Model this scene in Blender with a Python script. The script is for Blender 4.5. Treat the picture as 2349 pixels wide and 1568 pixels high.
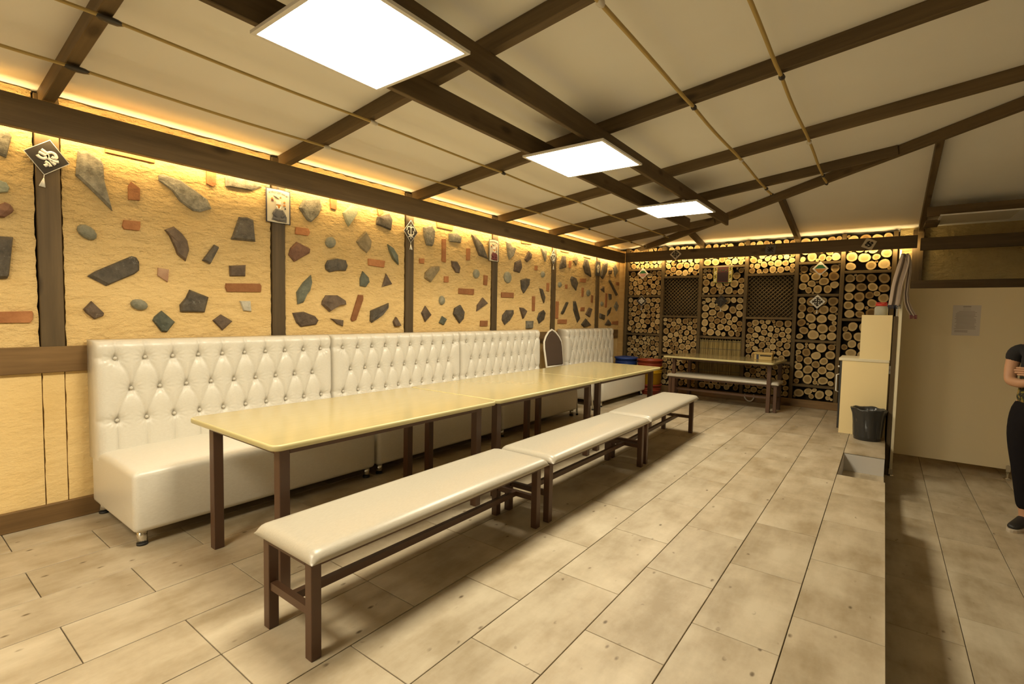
import bpy, bmesh, math, random
import numpy as np
from mathutils import Vector, Matrix, noise

# ------------------------------------------------------------------ scene, camera, light
scene = bpy.context.scene
for o in list(bpy.data.objects):
    bpy.data.objects.remove(o)
COL = scene.collection

CAM_H = 1.172
cam_data = bpy.data.cameras.new('camera')
cam_data.sensor_fit = 'HORIZONTAL'
cam_data.sensor_width = 36.0
cam_data.lens = 17.416
cam_data.clip_start = 0.02
cam = bpy.data.objects.new('camera', cam_data)
COL.objects.link(cam)
_yaw, _pitch, _roll = math.radians(36.883), math.radians(3.2207), math.radians(-1.145)
_f = Vector((-math.sin(_yaw) * math.cos(_pitch), math.cos(_yaw) * math.cos(_pitch), -math.sin(_pitch)))
_r = Vector((math.cos(_yaw), math.sin(_yaw), 0.0))
_d = _f.cross(_r)
_r2 = math.cos(_roll) * _r + math.sin(_roll) * _d
_d2 = -math.sin(_roll) * _r + math.cos(_roll) * _d
cam.matrix_world = Matrix(((_r2.x, -_d2.x, -_f.x, 0), (_r2.y, -_d2.y, -_f.y, 0), (_r2.z, -_d2.z, -_f.z, CAM_H), (0, 0, 0, 1)))
scene.camera = cam

world = bpy.data.worlds.new('world')
scene.world = world
world.use_nodes = True
world.node_tree.nodes['Background'].inputs[0].default_value = (1.0, 0.85, 0.6, 1)
world.node_tree.nodes['Background'].inputs[1].default_value = 0.0

vs = scene.view_settings
vs.view_transform = 'Standard'
vs.look = 'None'
vs.gamma = 1.0
vs.use_curve_mapping = False
vs.exposure = 1.45
PANEL_POWER = 15.0                       # ceiling panel radiance
PANEL_COLOR = (1.0, 0.90, 0.68)
STRIP_COLOR = (1.0, 0.70, 0.30)
STRIP_WATT = 3.1                         # per metre of strip

rnd = random.Random(11)

# ------------------------------------------------------------------ materials
MATS = {}
def nmat(name):
    m = bpy.data.materials.new(name); m.use_nodes = True
    nt = m.node_tree; b = nt.nodes['Principled BSDF']
    MATS[name] = m
    return m, nt, b
def N(nt, t, **kw):
    n = nt.nodes.new(t)
    for k, v in kw.items():
        if k.startswith('i_'): n.inputs[k[2:].replace('_', ' ')].default_value = v
        else: setattr(n, k, v)
    return n
def L(nt, a, b): nt.links.new(a, b)
def ramp(nt, fac, stops):
    r = N(nt, 'ShaderNodeValToRGB'); e = r.color_ramp.elements
    while len(e) < len(stops): e.new(0.5)
    for el, (p, c) in zip(e, stops):
        el.position = p; el.color = (*c, 1)
    L(nt, fac, r.inputs[0]); return r.outputs[0]
def coords(nt, scale=(1, 1, 1), kind='Object'):
    tc = N(nt, 'ShaderNodeTexCoord'); mp = N(nt, 'ShaderNodeMapping')
    mp.inputs['Scale'].default_value = scale
    L(nt, tc.outputs[kind], mp.inputs[0]); return mp.outputs[0]
def rand_offset(nt, vec, amt=20.0):
    oi = N(nt, 'ShaderNodeObjectInfo'); mul = N(nt, 'ShaderNodeMath', operation='MULTIPLY'); mul.inputs[1].default_value = amt
    L(nt, oi.outputs['Random'], mul.inputs[0])
    ad = N(nt, 'ShaderNodeVectorMath', operation='ADD')
    L(nt, vec, ad.inputs[0]); L(nt, mul.outputs[0], ad.inputs[1]); return ad.outputs[0]
def noise_tex(nt, vec, scale, detail=4, rough=0.55):
    n = N(nt, 'ShaderNodeTexNoise'); n.inputs['Scale'].default_value = scale
    n.inputs['Detail'].default_value = detail; n.inputs['Roughness'].default_value = rough
    if vec is not None: L(nt, vec, n.inputs['Vector'])
    return n.outputs['Fac']
def bump(nt, b, h, strength=0.3, dist=0.01):
    bp = N(nt, 'ShaderNodeBump'); bp.inputs['Strength'].default_value = strength; bp.inputs['Distance'].default_value = dist
    L(nt, h, bp.inputs['Height']); L(nt, bp.outputs[0], b.inputs['Normal'])
def hsv_random(nt, col, amt=0.25):
    oi = N(nt, 'ShaderNodeObjectInfo'); mr = N(nt, 'ShaderNodeMapRange')
    mr.inputs['To Min'].default_value = 1 - amt; mr.inputs['To Max'].default_value = 1 + amt
    L(nt, oi.outputs['Random'], mr.inputs[0])
    h = N(nt, 'ShaderNodeHueSaturation'); L(nt, col, h.inputs['Color']); L(nt, mr.outputs[0], h.inputs['Value']); return h.outputs[0]

def plain(name, col, rough=0.5, metal=0.0, spec=0.5, bumpy=0.0, bscale=200, coat=0.0):
    m, nt, b = nmat(name)
    b.inputs['Base Color'].default_value = (*col, 1); b.inputs['Roughness'].default_value = rough
    b.inputs['Metallic'].default_value = metal; b.inputs['Specular IOR Level'].default_value = spec
    b.inputs['Coat Weight'].default_value = coat
    if bumpy: bump(nt, b, noise_tex(nt, coords(nt), bscale), bumpy, 0.002)
    return m

def wood(name, c0, c1, rough=0.6, knots=True, grain=28.0):
    m, nt, b = nmat(name)
    v = rand_offset(nt, coords(nt, (1.6, grain, grain)))
    g = noise_tex(nt, v, 1.0, 6, 0.6)
    v2 = rand_offset(nt, coords(nt, (0.9, 4, 4)))
    g2 = noise_tex(nt, v2, 1.4, 3)
    mx = N(nt, 'ShaderNodeMath', operation='MULTIPLY_ADD'); mx.inputs[1].default_value = 0.6
    ad = N(nt, 'ShaderNodeMath', operation='MULTIPLY'); ad.inputs[1].default_value = 0.4
    L(nt, g2, ad.inputs[0]); L(nt, g, mx.inputs[0]); L(nt, ad.outputs[0], mx.inputs[2])
    col = ramp(nt, mx.outputs[0], [(0.32, c0), (0.68, c1)])
    if knots:
        vo = N(nt, 'ShaderNodeTexVoronoi'); vo.inputs['Scale'].default_value = 1.0
        L(nt, rand_offset(nt, coords(nt, (2.2, 5.5, 5.5))), vo.inputs['Vector'])
        kr = ramp(nt, vo.outputs['Distance'], [(0.07, (0.3, 0.26, 0.22)), (0.17, (1, 1, 1))])
        mu = N(nt, 'ShaderNodeMix', data_type='RGBA', blend_type='MULTIPLY'); mu.inputs[0].default_value = 0.8
        L(nt, col, mu.inputs[6]); L(nt, kr, mu.inputs[7]); col = mu.outputs[2]
    L(nt, hsv_random(nt, col, 0.15), b.inputs['Base Color'])
    b.inputs['Roughness'].default_value = rough
    b.inputs['Specular IOR Level'].default_value = 0.3
    bump(nt, b, g, 0.25, 0.003)
    return m

wood('dark_beam_wood', (0.078, 0.052, 0.023), (0.155, 0.104, 0.048), 0.6)
wood('post_wood', (0.060, 0.040, 0.018), (0.130, 0.085, 0.038), 0.6)
wood('brown_rail_wood', (0.125, 0.070, 0.026), (0.250, 0.145, 0.056), 0.5)
wood('rack_wood', (0.075, 0.050, 0.020), (0.150, 0.100, 0.042), 0.7)
wood('pale_wood', (0.42, 0.26, 0.09), (0.60, 0.40, 0.16), 0.6, False)
wood('box_wood', (0.40, 0.27, 0.09), (0.58, 0.42, 0.16), 0.6, False)

def plaster(name, c0, c1, strong=1.0):
    m, nt, b = nmat(name)
    v = coords(nt)
    n1 = noise_tex(nt, v, 3.0, 6, 0.62); n2 = noise_tex(nt, v, 24.0, 5, 0.6)
    L(nt, ramp(nt, n1, [(0.3, c0), (0.7, c1)]), b.inputs['Base Color'])
    sp = N(nt, 'ShaderNodeSeparateXYZ'); L(nt, v, sp.inputs[0])
    mr = N(nt, 'ShaderNodeMapRange'); mr.inputs['From Min'].default_value = 1.3; mr.inputs['From Max'].default_value = 1.9
    mr.inputs['To Min'].default_value = 0.25 * strong; mr.inputs['To Max'].default_value = 1.0 * strong
    L(nt, sp.outputs[2], mr.inputs[0])
    wv = noise_tex(nt, coords(nt, (6, 6, 13)), 1.2, 7, 0.66)
    s1 = N(nt, 'ShaderNodeMath', operation='MULTIPLY_ADD'); s1.inputs[1].default_value = 0.25; L(nt, n2, s1.inputs[0]); L(nt, wv, s1.inputs[2])
    s2 = N(nt, 'ShaderNodeMath', operation='MULTIPLY'); L(nt, s1.outputs[0], s2.inputs[0]); L(nt, mr.outputs[0], s2.inputs[1])
    bump(nt, b, s2.outputs[0], 1.0, 0.13)
    b.inputs['Roughness'].default_value = 0.8; b.inputs['Specular IOR Level'].default_value = 0.2
    return m
plaster('ochre_plaster', (0.74, 0.50, 0.20), (0.82, 0.58, 0.26))
plaster('ochre_board', (0.76, 0.53, 0.22), (0.82, 0.60, 0.28), 0.35)
plaster('tan_plaster', (0.60, 0.46, 0.20), (0.68, 0.53, 0.25))

def stone(name, c0, c1, rough=0.7, vein=None, scale=14):
    m, nt, b = nmat(name)
    v = rand_offset(nt, coords(nt))
    n = noise_tex(nt, v, scale, 8, 0.68)
    stops = [(0.34, c0), (0.66, c1)]
    col = ramp(nt, n, stops)
    if vein:
        n2 = noise_tex(nt, v, scale * 2.2, 6, 0.7)
        f = ramp(nt, n2, [(0.60, (0, 0, 0)), (0.72, (1, 1, 1))])
        mu = N(nt, 'ShaderNodeMix', data_type='RGBA'); L(nt, f, mu.inputs[0]); L(nt, col, mu.inputs[6]); mu.inputs[7].default_value = (*vein, 1); col = mu.outputs[2]
    L(nt, hsv_random(nt, col, 0.22), b.inputs['Base Color'])
    b.inputs['Roughness'].default_value = rough; b.inputs['Specular IOR Level'].default_value = 0.35
    bump(nt, b, n, 0.8, 0.02)
    return m
stone('stone_grey', (0.115, 0.10, 0.07), (0.29, 0.26, 0.19), 0.7, (0.36, 0.33, 0.25), 20)
stone('stone_dark', (0.050, 0.040, 0.028), (0.118, 0.094, 0.064), 0.5, (0.20, 0.18, 0.14))
stone('stone_brown', (0.075, 0.050, 0.032), (0.155, 0.105, 0.066), 0.6, (0.24, 0.19, 0.13))
stone('stone_green', (0.075, 0.080, 0.055), (0.16, 0.165, 0.115), 0.6, (0.26, 0.25, 0.18))
stone('stone_pale_green', (0.22, 0.22, 0.14), (0.34, 0.34, 0.23))
stone('stone_pebble', (0.19, 0.18, 0.12), (0.30, 0.28, 0.20), 0.55, None, 22)
stone('stone_ochre', (0.17, 0.125, 0.06), (0.29, 0.22, 0.12))
stone('stone_red', (0.13, 0.060, 0.034), (0.24, 0.120, 0.066), 0.7)
stone('stone_light', (0.34, 0.31, 0.24), (0.52, 0.48, 0.38), 0.7)
stone('brick_red', (0.28, 0.11, 0.038), (0.39, 0.168, 0.062), 0.85, None, 10)
stone('brick_pale', (0.36, 0.19, 0.11), (0.48, 0.30, 0.18), 0.85, None, 10)

def tile_mat(name, c0, c1, c2):
    m, nt, b = nmat(name)
    v = rand_offset(nt, coords(nt, (5.0, 1.5, 1)), 40)
    v1 = rand_offset(nt, coords(nt, (1, 1, 1)), 40)
    a = noise_tex(nt, v, 1.6, 5, 0.6); c = noise_tex(nt, v1, 3.2, 6, 0.65)
    s = N(nt, 'ShaderNodeMath', operation='MULTIPLY_ADD'); s.inputs[1].default_value = 0.5
    h = N(nt, 'ShaderNodeMath', operation='MULTIPLY'); h.inputs[1].default_value = 0.5
    L(nt, c, h.inputs[0]); L(nt, a, s.inputs[0]); L(nt, h.outputs[0], s.inputs[2])
    col = ramp(nt, s.outputs[0], [(0.36, c0), (0.5, c1), (0.64, c2)])
    # small dark pits of the travertine print
    vo = N(nt, 'ShaderNodeTexVoronoi'); vo.inputs['Scale'].default_value = 1.0
    L(nt, rand_offset(nt, coords(nt, (17, 9, 1)), 60), vo.inputs['Vector'])
    pit = ramp(nt, vo.outputs['Distance'], [(0.06, (0, 0, 0)), (0.15, (1, 1, 1))])
    gate = ramp(nt, noise_tex(nt, v1, 9.0, 2), [(0.53, (1, 1, 1)), (0.60, (0, 0, 0))])
    mx = N(nt, 'ShaderNodeMix', data_type='RGBA', blend_type='LIGHTEN'); mx.inputs[0].default_value = 1.0
    L(nt, pit, mx.inputs[6]); L(nt, gate, mx.inputs[7])
    mu = N(nt, 'ShaderNodeMix', data_type='RGBA'); L(nt, mx.outputs[2], mu.inputs[0]); mu.inputs[6].default_value = (c0[0] * 0.42, c0[1] * 0.38, c0[2] * 0.34, 1); L(nt, col, mu.inputs[7])
    L(nt, hsv_random(nt, mu.outputs[2], 0.06), b.inputs['Base Color'])
    b.inputs['Roughness'].default_value = 0.48; b.inputs['Specular IOR Level'].default_value = 0.35
    bump(nt, b, c, 0.15, 0.003)
    return m
tile_mat('floor_tile', (0.305, 0.236, 0.142), (0.415, 0.340, 0.232), (0.515, 0.438, 0.315))
plain('grout', (0.10, 0.085, 0.055), 0.9)
plain('white_riser', (0.55, 0.52, 0.48), 0.5)

def leather(name, c0, c1):
    m, nt, b = nmat(name)
    n = noise_tex(nt, coords(nt, (40, 9, 40)), 6.0, 4, 0.6)
    L(nt, ramp(nt, n, [(0.3, c0), (0.7, c1)]), b.inputs['Base Color'])
    b.inputs['Roughness'].default_value = 0.33; b.inputs['Specular IOR Level'].default_value = 0.6
    bump(nt, b, n, 0.08, 0.002)
    return m
leather('white_leather', (0.645, 0.595, 0.495), (0.705, 0.66, 0.56))
leather('cream_leather', (0.41, 0.365, 0.285), (0.46, 0.415, 0.33))
plain('button_leather', (0.60, 0.55, 0.45), 0.6, spec=0.3)

def ceiling_mat():
    m, nt, b = nmat('cream_ceiling')
    n = noise_tex(nt, coords(nt), 1.3, 3)
    L(nt, ramp(nt, n, [(0.3, (0.81, 0.79, 0.73)), (0.7, (0.85, 0.83, 0.77))]), b.inputs['Base Color'])
    b.inputs['Roughness'].default_value = 0.75; b.inputs['Specular IOR Level'].default_value = 0.25
    bump(nt, b, noise_tex(nt, coords(nt), 260, 2), 0.06, 0.001)
ceiling_mat()

def table_mat():
    m, nt, b = nmat('yellow_laminate')
    n = noise_tex(nt, coords(nt, (24, 3, 3)), 2.0, 5, 0.6)
    L(nt, ramp(nt, n, [(0.2, (0.415, 0.338, 0.158)), (0.8, (0.450, 0.370, 0.178))]), b.inputs['Base Color'])
    b.inputs['Roughness'].default_value = 0.16; b.inputs['Specular IOR Level'].default_value = 0.55
    b.inputs['Coat Weight'].default_value = 0.2; b.inputs['Coat Roughness'].default_value = 0.12
table_mat()
plain('table_edge', (0.54, 0.47, 0.235), 0.3)

def log_mat():
    m, nt, b = nmat('log_end')
    uv = N(nt, 'ShaderNodeUVMap'); uv.uv_map = 'ring'
    ln = N(nt, 'ShaderNodeVectorMath', operation='LENGTH')
    dis = N(nt, 'ShaderNodeTexNoise'); dis.inputs['Scale'].default_value = 1.6; L(nt, uv.outputs[0], dis.inputs['Vector'])
    sc = N(nt, 'ShaderNodeVectorMath', operation='SCALE'); sc.inputs['Scale'].default_value = 0.22
    L(nt, dis.outputs['Color'], sc.inputs[0])
    ad = N(nt, 'ShaderNodeVectorMath', operation='ADD'); L(nt, uv.outputs[0], ad.inputs[0]); L(nt, sc.outputs[0], ad.inputs[1])
    su = N(nt, 'ShaderNodeVectorMath', operation='SUBTRACT'); su.inputs[1].default_value = (0.11, 0.11, 0.11); L(nt, ad.outputs[0], su.inputs[0])
    L(nt, su.outputs[0], ln.inputs[0])
    at = N(nt, 'ShaderNodeAttribute'); at.attribute_name = 'tone'
    oi = N(nt, 'ShaderNodeObjectInfo')
    fr = N(nt, 'ShaderNodeMath', operation='ADD'); L(nt, at.outputs['Fac'], fr.inputs[0]); L(nt, oi.outputs['Random'], fr.inputs[1])
    fc = N(nt, 'ShaderNodeMath', operation='FRACT'); L(nt, fr.outputs[0], fc.inputs[0])
    heart = ramp(nt, fc.outputs[0], [(0.0, (0.17, 0.095, 0.032)), (0.35, (0.29, 0.185, 0.07)), (0.7, (0.38, 0.26, 0.105)), (1.0, (0.52, 0.38, 0.18))])
    sap = ramp(nt, fc.outputs[0], [(0.0, (0.30, 0.18, 0.06)), (0.5, (0.56, 0.40, 0.18)), (1.0, (0.62, 0.46, 0.22))])
    edge = ramp(nt, ln.outputs['Value'], [(0.55, (0, 0, 0)), (0.68, (1, 1, 1))])
    mx = N(nt, 'ShaderNodeMix', data_type='RGBA'); L(nt, edge, mx.inputs[0]); L(nt, heart, mx.inputs[6]); L(nt, sap, mx.inputs[7])
    wv = N(nt, 'ShaderNodeMath', operation='SINE'); ws = N(nt, 'ShaderNodeMath', operation='MULTIPLY'); ws.inputs[1].default_value = 48.0
    L(nt, ln.outputs['Value'], ws.inputs[0]); L(nt, ws.outputs[0], wv.inputs[0])
    rg = N(nt, 'ShaderNodeMapRange'); rg.inputs['From Min'].default_value = -1; rg.inputs['To Min'].default_value = 0.82; rg.inputs['To Max'].default_value = 1.0
    L(nt, wv.outputs[0], rg.inputs[0])
    mm = N(nt, 'ShaderNodeMix', data_type='RGBA', blend_type='MULTIPLY'); mm.inputs[0].default_value = 1.0
    L(nt, mx.outputs[2], mm.inputs[6]); L(nt, rg.outputs[0], mm.inputs[7])
    bark = ramp(nt, ln.outputs['Value'], [(0.93, (1, 1, 1)), (0.99, (0, 0, 0))])
    fb = N(nt, 'ShaderNodeMix', data_type='RGBA'); L(nt, bark, fb.inputs[0]); fb.inputs[6].default_value = (0.06, 0.04, 0.02, 1); L(nt, mm.outputs[2], fb.inputs[7])
    L(nt, fb.outputs[2], b.inputs['Base Color'])
    b.inputs['Roughness'].default_value = 0.75; b.inputs['Specular IOR Level'].default_value = 0.2
log_mat()

plain('brown_metal', (0.085, 0.040, 0.020), 0.42, 0.0, 0.5)
plain('chrome', (0.75, 0.72, 0.66), 0.18, 1.0)
plain('black_rubber', (0.02, 0.018, 0.015), 0.6)
plain('gap_black', (0.018, 0.013, 0.008), 0.9)  # near-black of the backing behind the wall gaps and of the box slot
plain('rack_back', (0.040, 0.026, 0.011), 0.9)
plain('cream_paint', (0.82, 0.79, 0.70), 0.7)
plain('cord_yellow', (0.46, 0.33, 0.11), 0.55, bumpy=0.3, bscale=400)
plain('tape_black', (0.035, 0.028, 0.022), 0.35)
plain('tape_white', (0.62, 0.58, 0.50), 0.5)
plain('white_frame', (0.72, 0.70, 0.66), 0.4)
plain('diffuser_off', (0.60, 0.56, 0.46), 0.4)
plain('white_board', (0.84, 0.68, 0.36), 0.45)
plain('board_edge', (0.74, 0.66, 0.46), 0.5)
plain('black_door', (0.030, 0.028, 0.026), 0.25)
plain('grey_laminate', (0.68, 0.57, 0.36), 0.5, bumpy=0.05, bscale=600)
plain('bag_black', (0.030, 0.029, 0.028), 0.28)
plain('bucket_blue', (0.035, 0.075, 0.30), 0.35)
plain('bucket_red', (0.32, 0.055, 0.022), 0.4)
plain('bucket_yellow', (0.72, 0.42, 0.015), 0.4)
plain('jar_lid_red', (0.55, 0.04, 0.025), 0.35)
plain('felt_black', (0.035, 0.028, 0.022), 0.95, bumpy=0.4, bscale=500)
plain('felt_white', (0.76, 0.72, 0.62), 0.95, bumpy=0.4, bscale=500)
plain('felt_brown', (0.15, 0.075, 0.055), 0.95, bumpy=0.4, bscale=400)
plain('felt_navy', (0.055, 0.055, 0.075), 0.95, bumpy=0.3, bscale=400)
plain('felt_tan', (0.56, 0.49, 0.35), 0.95, bumpy=0.3, bscale=400)
plain('felt_green', (0.03, 0.13, 0.05), 0.95)
plain('felt_orange', (0.50, 0.22, 0.05), 0.95)
plain('felt_pink', (0.48, 0.27, 0.26), 0.95)
plain('felt_dark_maroon', (0.055, 0.028, 0.028), 0.95)
plain('felt_maroon', (0.16, 0.045, 0.045), 0.95)
plain('felt_yellow', (0.55, 0.46, 0.12), 0.95)
plain('felt_grey', (0.13, 0.12, 0.11), 0.95, bumpy=0.4, bscale=300)
plain('thread_grey', (0.10, 0.095, 0.085), 0.95)
plain('paper', (0.52, 0.46, 0.40), 0.5)
plain('print_grey', (0.24, 0.20, 0.16), 0.8)
plain('lattice_cane', (0.17, 0.115, 0.045), 0.6)
plain('chair_frame_white', (0.74, 0.69, 0.58), 0.35)
plain('chair_fabric', (0.070, 0.042, 0.024), 0.95, bumpy=0.4, bscale=500)
plain('white_plastic', (0.72, 0.69, 0.60), 0.4)
plain('outlet_grey', (0.34, 0.31, 0.25), 0.5)
plain('skin', (0.50, 0.27, 0.15), 0.55)
plain('hair', (0.030, 0.018, 0.010), 0.5)
plain('trouser_black', (0.012, 0.010, 0.011), 0.9, spec=0.1)
plain('shoe_black', (0.018, 0.016, 0.015), 0.5)
plain('shoe_sole', (0.50, 0.42, 0.32), 0.6)
plain('eye_white', (0.7, 0.7, 0.68), 0.3)

def reed_mat():
    m, nt, b = nmat('reed')
    n = noise_tex(nt, coords(nt, (120, 10, 6)), 1.0, 4)
    L(nt, ramp(nt, n, [(0.3, (0.22, 0.15, 0.045)), (0.7, (0.48, 0.36, 0.13))]), b.inputs['Base Color'])
    b.inputs['Roughness'].default_value = 0.7
reed_mat()
def scarf_mat():
    m, nt, b = nmat('striped_cloth')
    uv = N(nt, 'ShaderNodeUVMap'); uv.uv_map = 'ring'
    sp = N(nt, 'ShaderNodeSeparateXYZ'); L(nt, uv.outputs[0], sp.inputs[0])
    L(nt, ramp(nt, sp.outputs[0], [(0.0, (0.46, 0.36, 0.27)), (0.26, (0.42, 0.32, 0.24)), (0.30, (0.16, 0.12, 0.09)), (0.52, (0.14, 0.105, 0.08)), (0.56, (0.47, 0.37, 0.28)), (0.80, (0.22, 0.165, 0.13)), (0.86, (0.45, 0.36, 0.27))]), b.inputs['Base Color'])
    b.inputs['Roughness'].default_value = 0.95
scarf_mat()
def shirt_mat():
    m, nt, b = nmat('shirt_black_floral')
    v = coords(nt)
    sp = N(nt, 'ShaderNodeSeparateXYZ'); L(nt, v, sp.inputs[0])
    band = ramp(nt, sp.outputs[2], [(0.0, (1, 1, 1)), (1.0, (0, 0, 0))])
    n = noise_tex(nt, v, 46.0, 2)
    fl = ramp(nt, n, [(0.40, (0.014, 0.012, 0.012)), (0.52, (0.05, 0.055, 0.02)), (0.60, (0.30, 0.24, 0.03)), (0.70, (0.30, 0.10, 0.07))])
    mr = N(nt, 'ShaderNodeMapRange'); mr.inputs['From Min'].default_value = 1.16; mr.inputs['From Max'].default_value = 1.02
    L(nt, sp.outputs[2], mr.inputs[0])
    mx = N(nt, 'ShaderNodeMix', data_type='RGBA'); L(nt, mr.outputs[0], mx.inputs[0]); mx.inputs[6].default_value = (0.014, 0.012, 0.012, 1); L(nt, fl, mx.inputs[7])
    L(nt, mx.outputs[2], b.inputs['Base Color']); b.inputs['Roughness'].default_value = 0.9
shirt_mat()
def glass_mat():
    m, nt, b = nmat('jar_glass')
    b.inputs['Base Color'].default_value = (0.86, 0.86, 0.76, 1); b.inputs['Roughness'].default_value = 0.08
    b.inputs['Transmission Weight'].default_value = 0.72; b.inputs['IOR'].default_value = 1.15
glass_mat()
def emit(name, col, s):
    m, nt, b = nmat(name)
    b.inputs['Base Color'].default_value = (0.8, 0.8, 0.8, 1)
    b.inputs['Emission Color'].default_value = (*col, 1); b.inputs['Emission Strength'].default_value = s
emit('panel_light', PANEL_COLOR, PANEL_POWER)
emit('strip_light', STRIP_COLOR, 3.0)

# ------------------------------------------------------------------ mesh helpers
def tag(o, label=None, cat=None, group=None, kind=None):
    if label: o['label'] = label
    if cat: o['category'] = cat
    if group: o['group'] = group
    if kind: o['kind'] = kind
    return o
def mesh_from_bm(name, bm, mats, smooth=False):
    me = bpy.data.meshes.new(name)
    bmesh.ops.recalc_face_normals(bm, faces=bm.faces[:])
    bm.to_mesh(me); bm.free()
    for m in (mats if isinstance(mats, (list, tuple)) else [mats]): me.materials.append(MATS[m])
    if smooth:
        for p in me.polygons: p.use_smooth = True
    return me
def obj(name, me, parent=None, mat4=None):
    o = bpy.data.objects.new(name, me); COL.objects.link(o)
    if parent is not None: o.parent = parent
    if mat4 is not None: o.matrix_local = mat4
    return o
def mk(name, bm, mats, parent=None, mat4=None, smooth=False):
    return obj(name, mesh_from_bm(name, bm, mats, smooth), parent, mat4)
def empty(name, loc=(0, 0, 0), rz=0.0):
    o = bpy.data.objects.new(name, None); COL.objects.link(o)
    o.empty_display_size = 0.1
    o.location = loc; o.rotation_euler = (0, 0, rz); return o
def copy_tree(o, parent=None):
    c = o.copy(); COL.objects.link(c); c.parent = parent
    for ch in list(o.children): copy_tree(ch, c)
    return c
def add_box(bm, lo, hi, bevel=0.0, seg=2, mi=0):
    r = bmesh.ops.create_cube(bm, size=1.0)
    vs_ = r['verts']
    for v in vs_:
        v.co = Vector([lo[i] + (v.co[i] + 0.5) * (hi[i] - lo[i]) for i in range(3)])
    es = list({e for v in vs_ for e in v.link_edges})
    fs = list({f for v in vs_ for f in v.link_faces})
    for f in fs: f.material_index = mi
    if bevel > 0:
        bmesh.ops.bevel(bm, geom=es, offset=bevel, segments=seg, affect='EDGES', profile=0.5, clamp_overlap=True)
    return bm
def box(lo, hi, bevel=0.0, seg=2):
    return add_box(bmesh.new(), lo, hi, bevel, seg)
def add_prism(bm, pts, axis, a0, a1, mi=0, bev=0.0):
    """polygon pts (2D) extruded along axis from a0 to a1; axis x: pts=(y,z) ; y: (x,z) ; z: (x,y)"""
    def P(p, a): return {'x': (a, p[0], p[1]), 'y': (p[0], a, p[1]), 'z': (p[0], p[1], a)}[axis]
    cx = sum(p[0] for p in pts) / len(pts); cy = sum(p[1] for p in pts) / len(pts)
    rings = [[bm.verts.new(P(p, a0)) for p in pts]]
    if bev:
        d = bev if a1 > a0 else -bev
        rings.append([bm.verts.new(P(p, a1 - d)) for p in pts])
        top = []
        for p in pts:
            v = Vector((cx - p[0], cy - p[1])); l = max(v.length, 1e-6)
            top.append((p[0] + v.x / l * bev, p[1] + v.y / l * bev))
        rings.append([bm.verts.new(P(p, a1)) for p in top])
    else:
        rings.append([bm.verts.new(P(p, a1)) for p in pts])
    n = len(pts)
    for r0, r1 in zip(rings, rings[1:]):
        for i in range(n):
            f = bm.faces.new((r0[i], r0[(i + 1) % n], r1[(i + 1) % n], r1[i])); f.material_index = mi
    f = bm.faces.new(rings[0][::-1]); f.material_index = mi
    f = bm.faces.new(rings[-1]); f.material_index = mi
    return bm
def add_tube(bm, pts, r, seg=8, closed=False, flat=None):
    """tube along polyline; r number or list; flat=(axis,scale) squashes"""
    pts = [Vector(p) for p in pts]; n = len(pts)
    rs = r if isinstance(r, (list, tuple)) else [r] * n
    rings = []; prev = None
    for i, p in enumerate(pts):
        if closed: t = pts[(i + 1) % n] - pts[i - 1]
        else: t = pts[min(i + 1, n - 1)] - pts[max(i - 1, 0)]
        if t.length < 1e-9: t = Vector((0, 0, 1))
        t.normalize()
        if prev is None:
            a = Vector((0, 0, 1)) if abs(t.z) < 0.9 else Vector((1, 0, 0))
            u = t.cross(a).normalized()
        else:
            u = (prev - t * prev.dot(t))
            u = u.normalized() if u.length > 1e-6 else t.orthogonal().normalized()
        prev = u; w = t.cross(u)
        ring = []
        for k in range(seg):
            an = 2 * math.pi * k / seg
            d = (u * math.cos(an) + w * math.sin(an)) * rs[i]
            if flat: d[flat[0]] *= flat[1]
            ring.append(bm.verts.new(p + d))
        rings.append(ring)
    m = n if closed else n - 1
    for i in range(m):
        a, b_ = rings[i], rings[(i + 1) % n]
        for k in range(seg):
            f = bm.faces.new((a[k], a[(k + 1) % seg], b_[(k + 1) % seg], b_[k])); f.smooth = True
    if not closed:
        bm.faces.new(rings[0][::-1]); bm.faces.new(rings[-1])
    return bm
def add_lathe(bm, prof, c=(0, 0, 0), seg=24, sx=1.0, sy=1.0, mi=0, cap0=True, cap1=True):
    rings = []
    for (r, z) in prof:
        rings.append([bm.verts.new((c[0] + sx * r * math.cos(2 * math.pi * k / seg), c[1] + sy * r * math.sin(2 * math.pi * k / seg), c[2] + z)) for k in range(seg)])
    for a, b_ in zip(rings, rings[1:]):
        for k in range(seg):
            f = bm.faces.new((a[k], a[(k + 1) % seg], b_[(k + 1) % seg], b_[k])); f.smooth = True; f.material_index = mi
    if cap0: f = bm.faces.new(rings[0][::-1]); f.material_index = mi
    if cap1: f = bm.faces.new(rings[-1]); f.material_index = mi
    return bm
def beam_matrix(p0, p1, up=(0, 0, 1)):
    p0, p1 = Vector(p0), Vector(p1); x = (p1 - p0).normalized(); u = Vector(up)
    y = u.cross(x).normalized(); z = x.cross(y)
    m = Matrix(((x.x, y.x, z.x, 0), (x.y, y.y, z.y, 0), (x.z, y.z, z.z, 0), (0, 0, 0, 1)))
    m.translation = (p0 + p1) / 2
    return m, (p1 - p0).length
def board(name, p0, p1, w, h, mat, parent=None, up=(0, 0, 1), bevel=0.003):
    """board with its length on local X so that the grain runs along it; p0,p1 centre line"""
    m, l = beam_matrix(p0, p1, up)
    bm = box((-l / 2, -w / 2, -h / 2), (l / 2, w / 2, h / 2), bevel, 1)
    return mk(name, bm, mat, parent, m)
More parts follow.
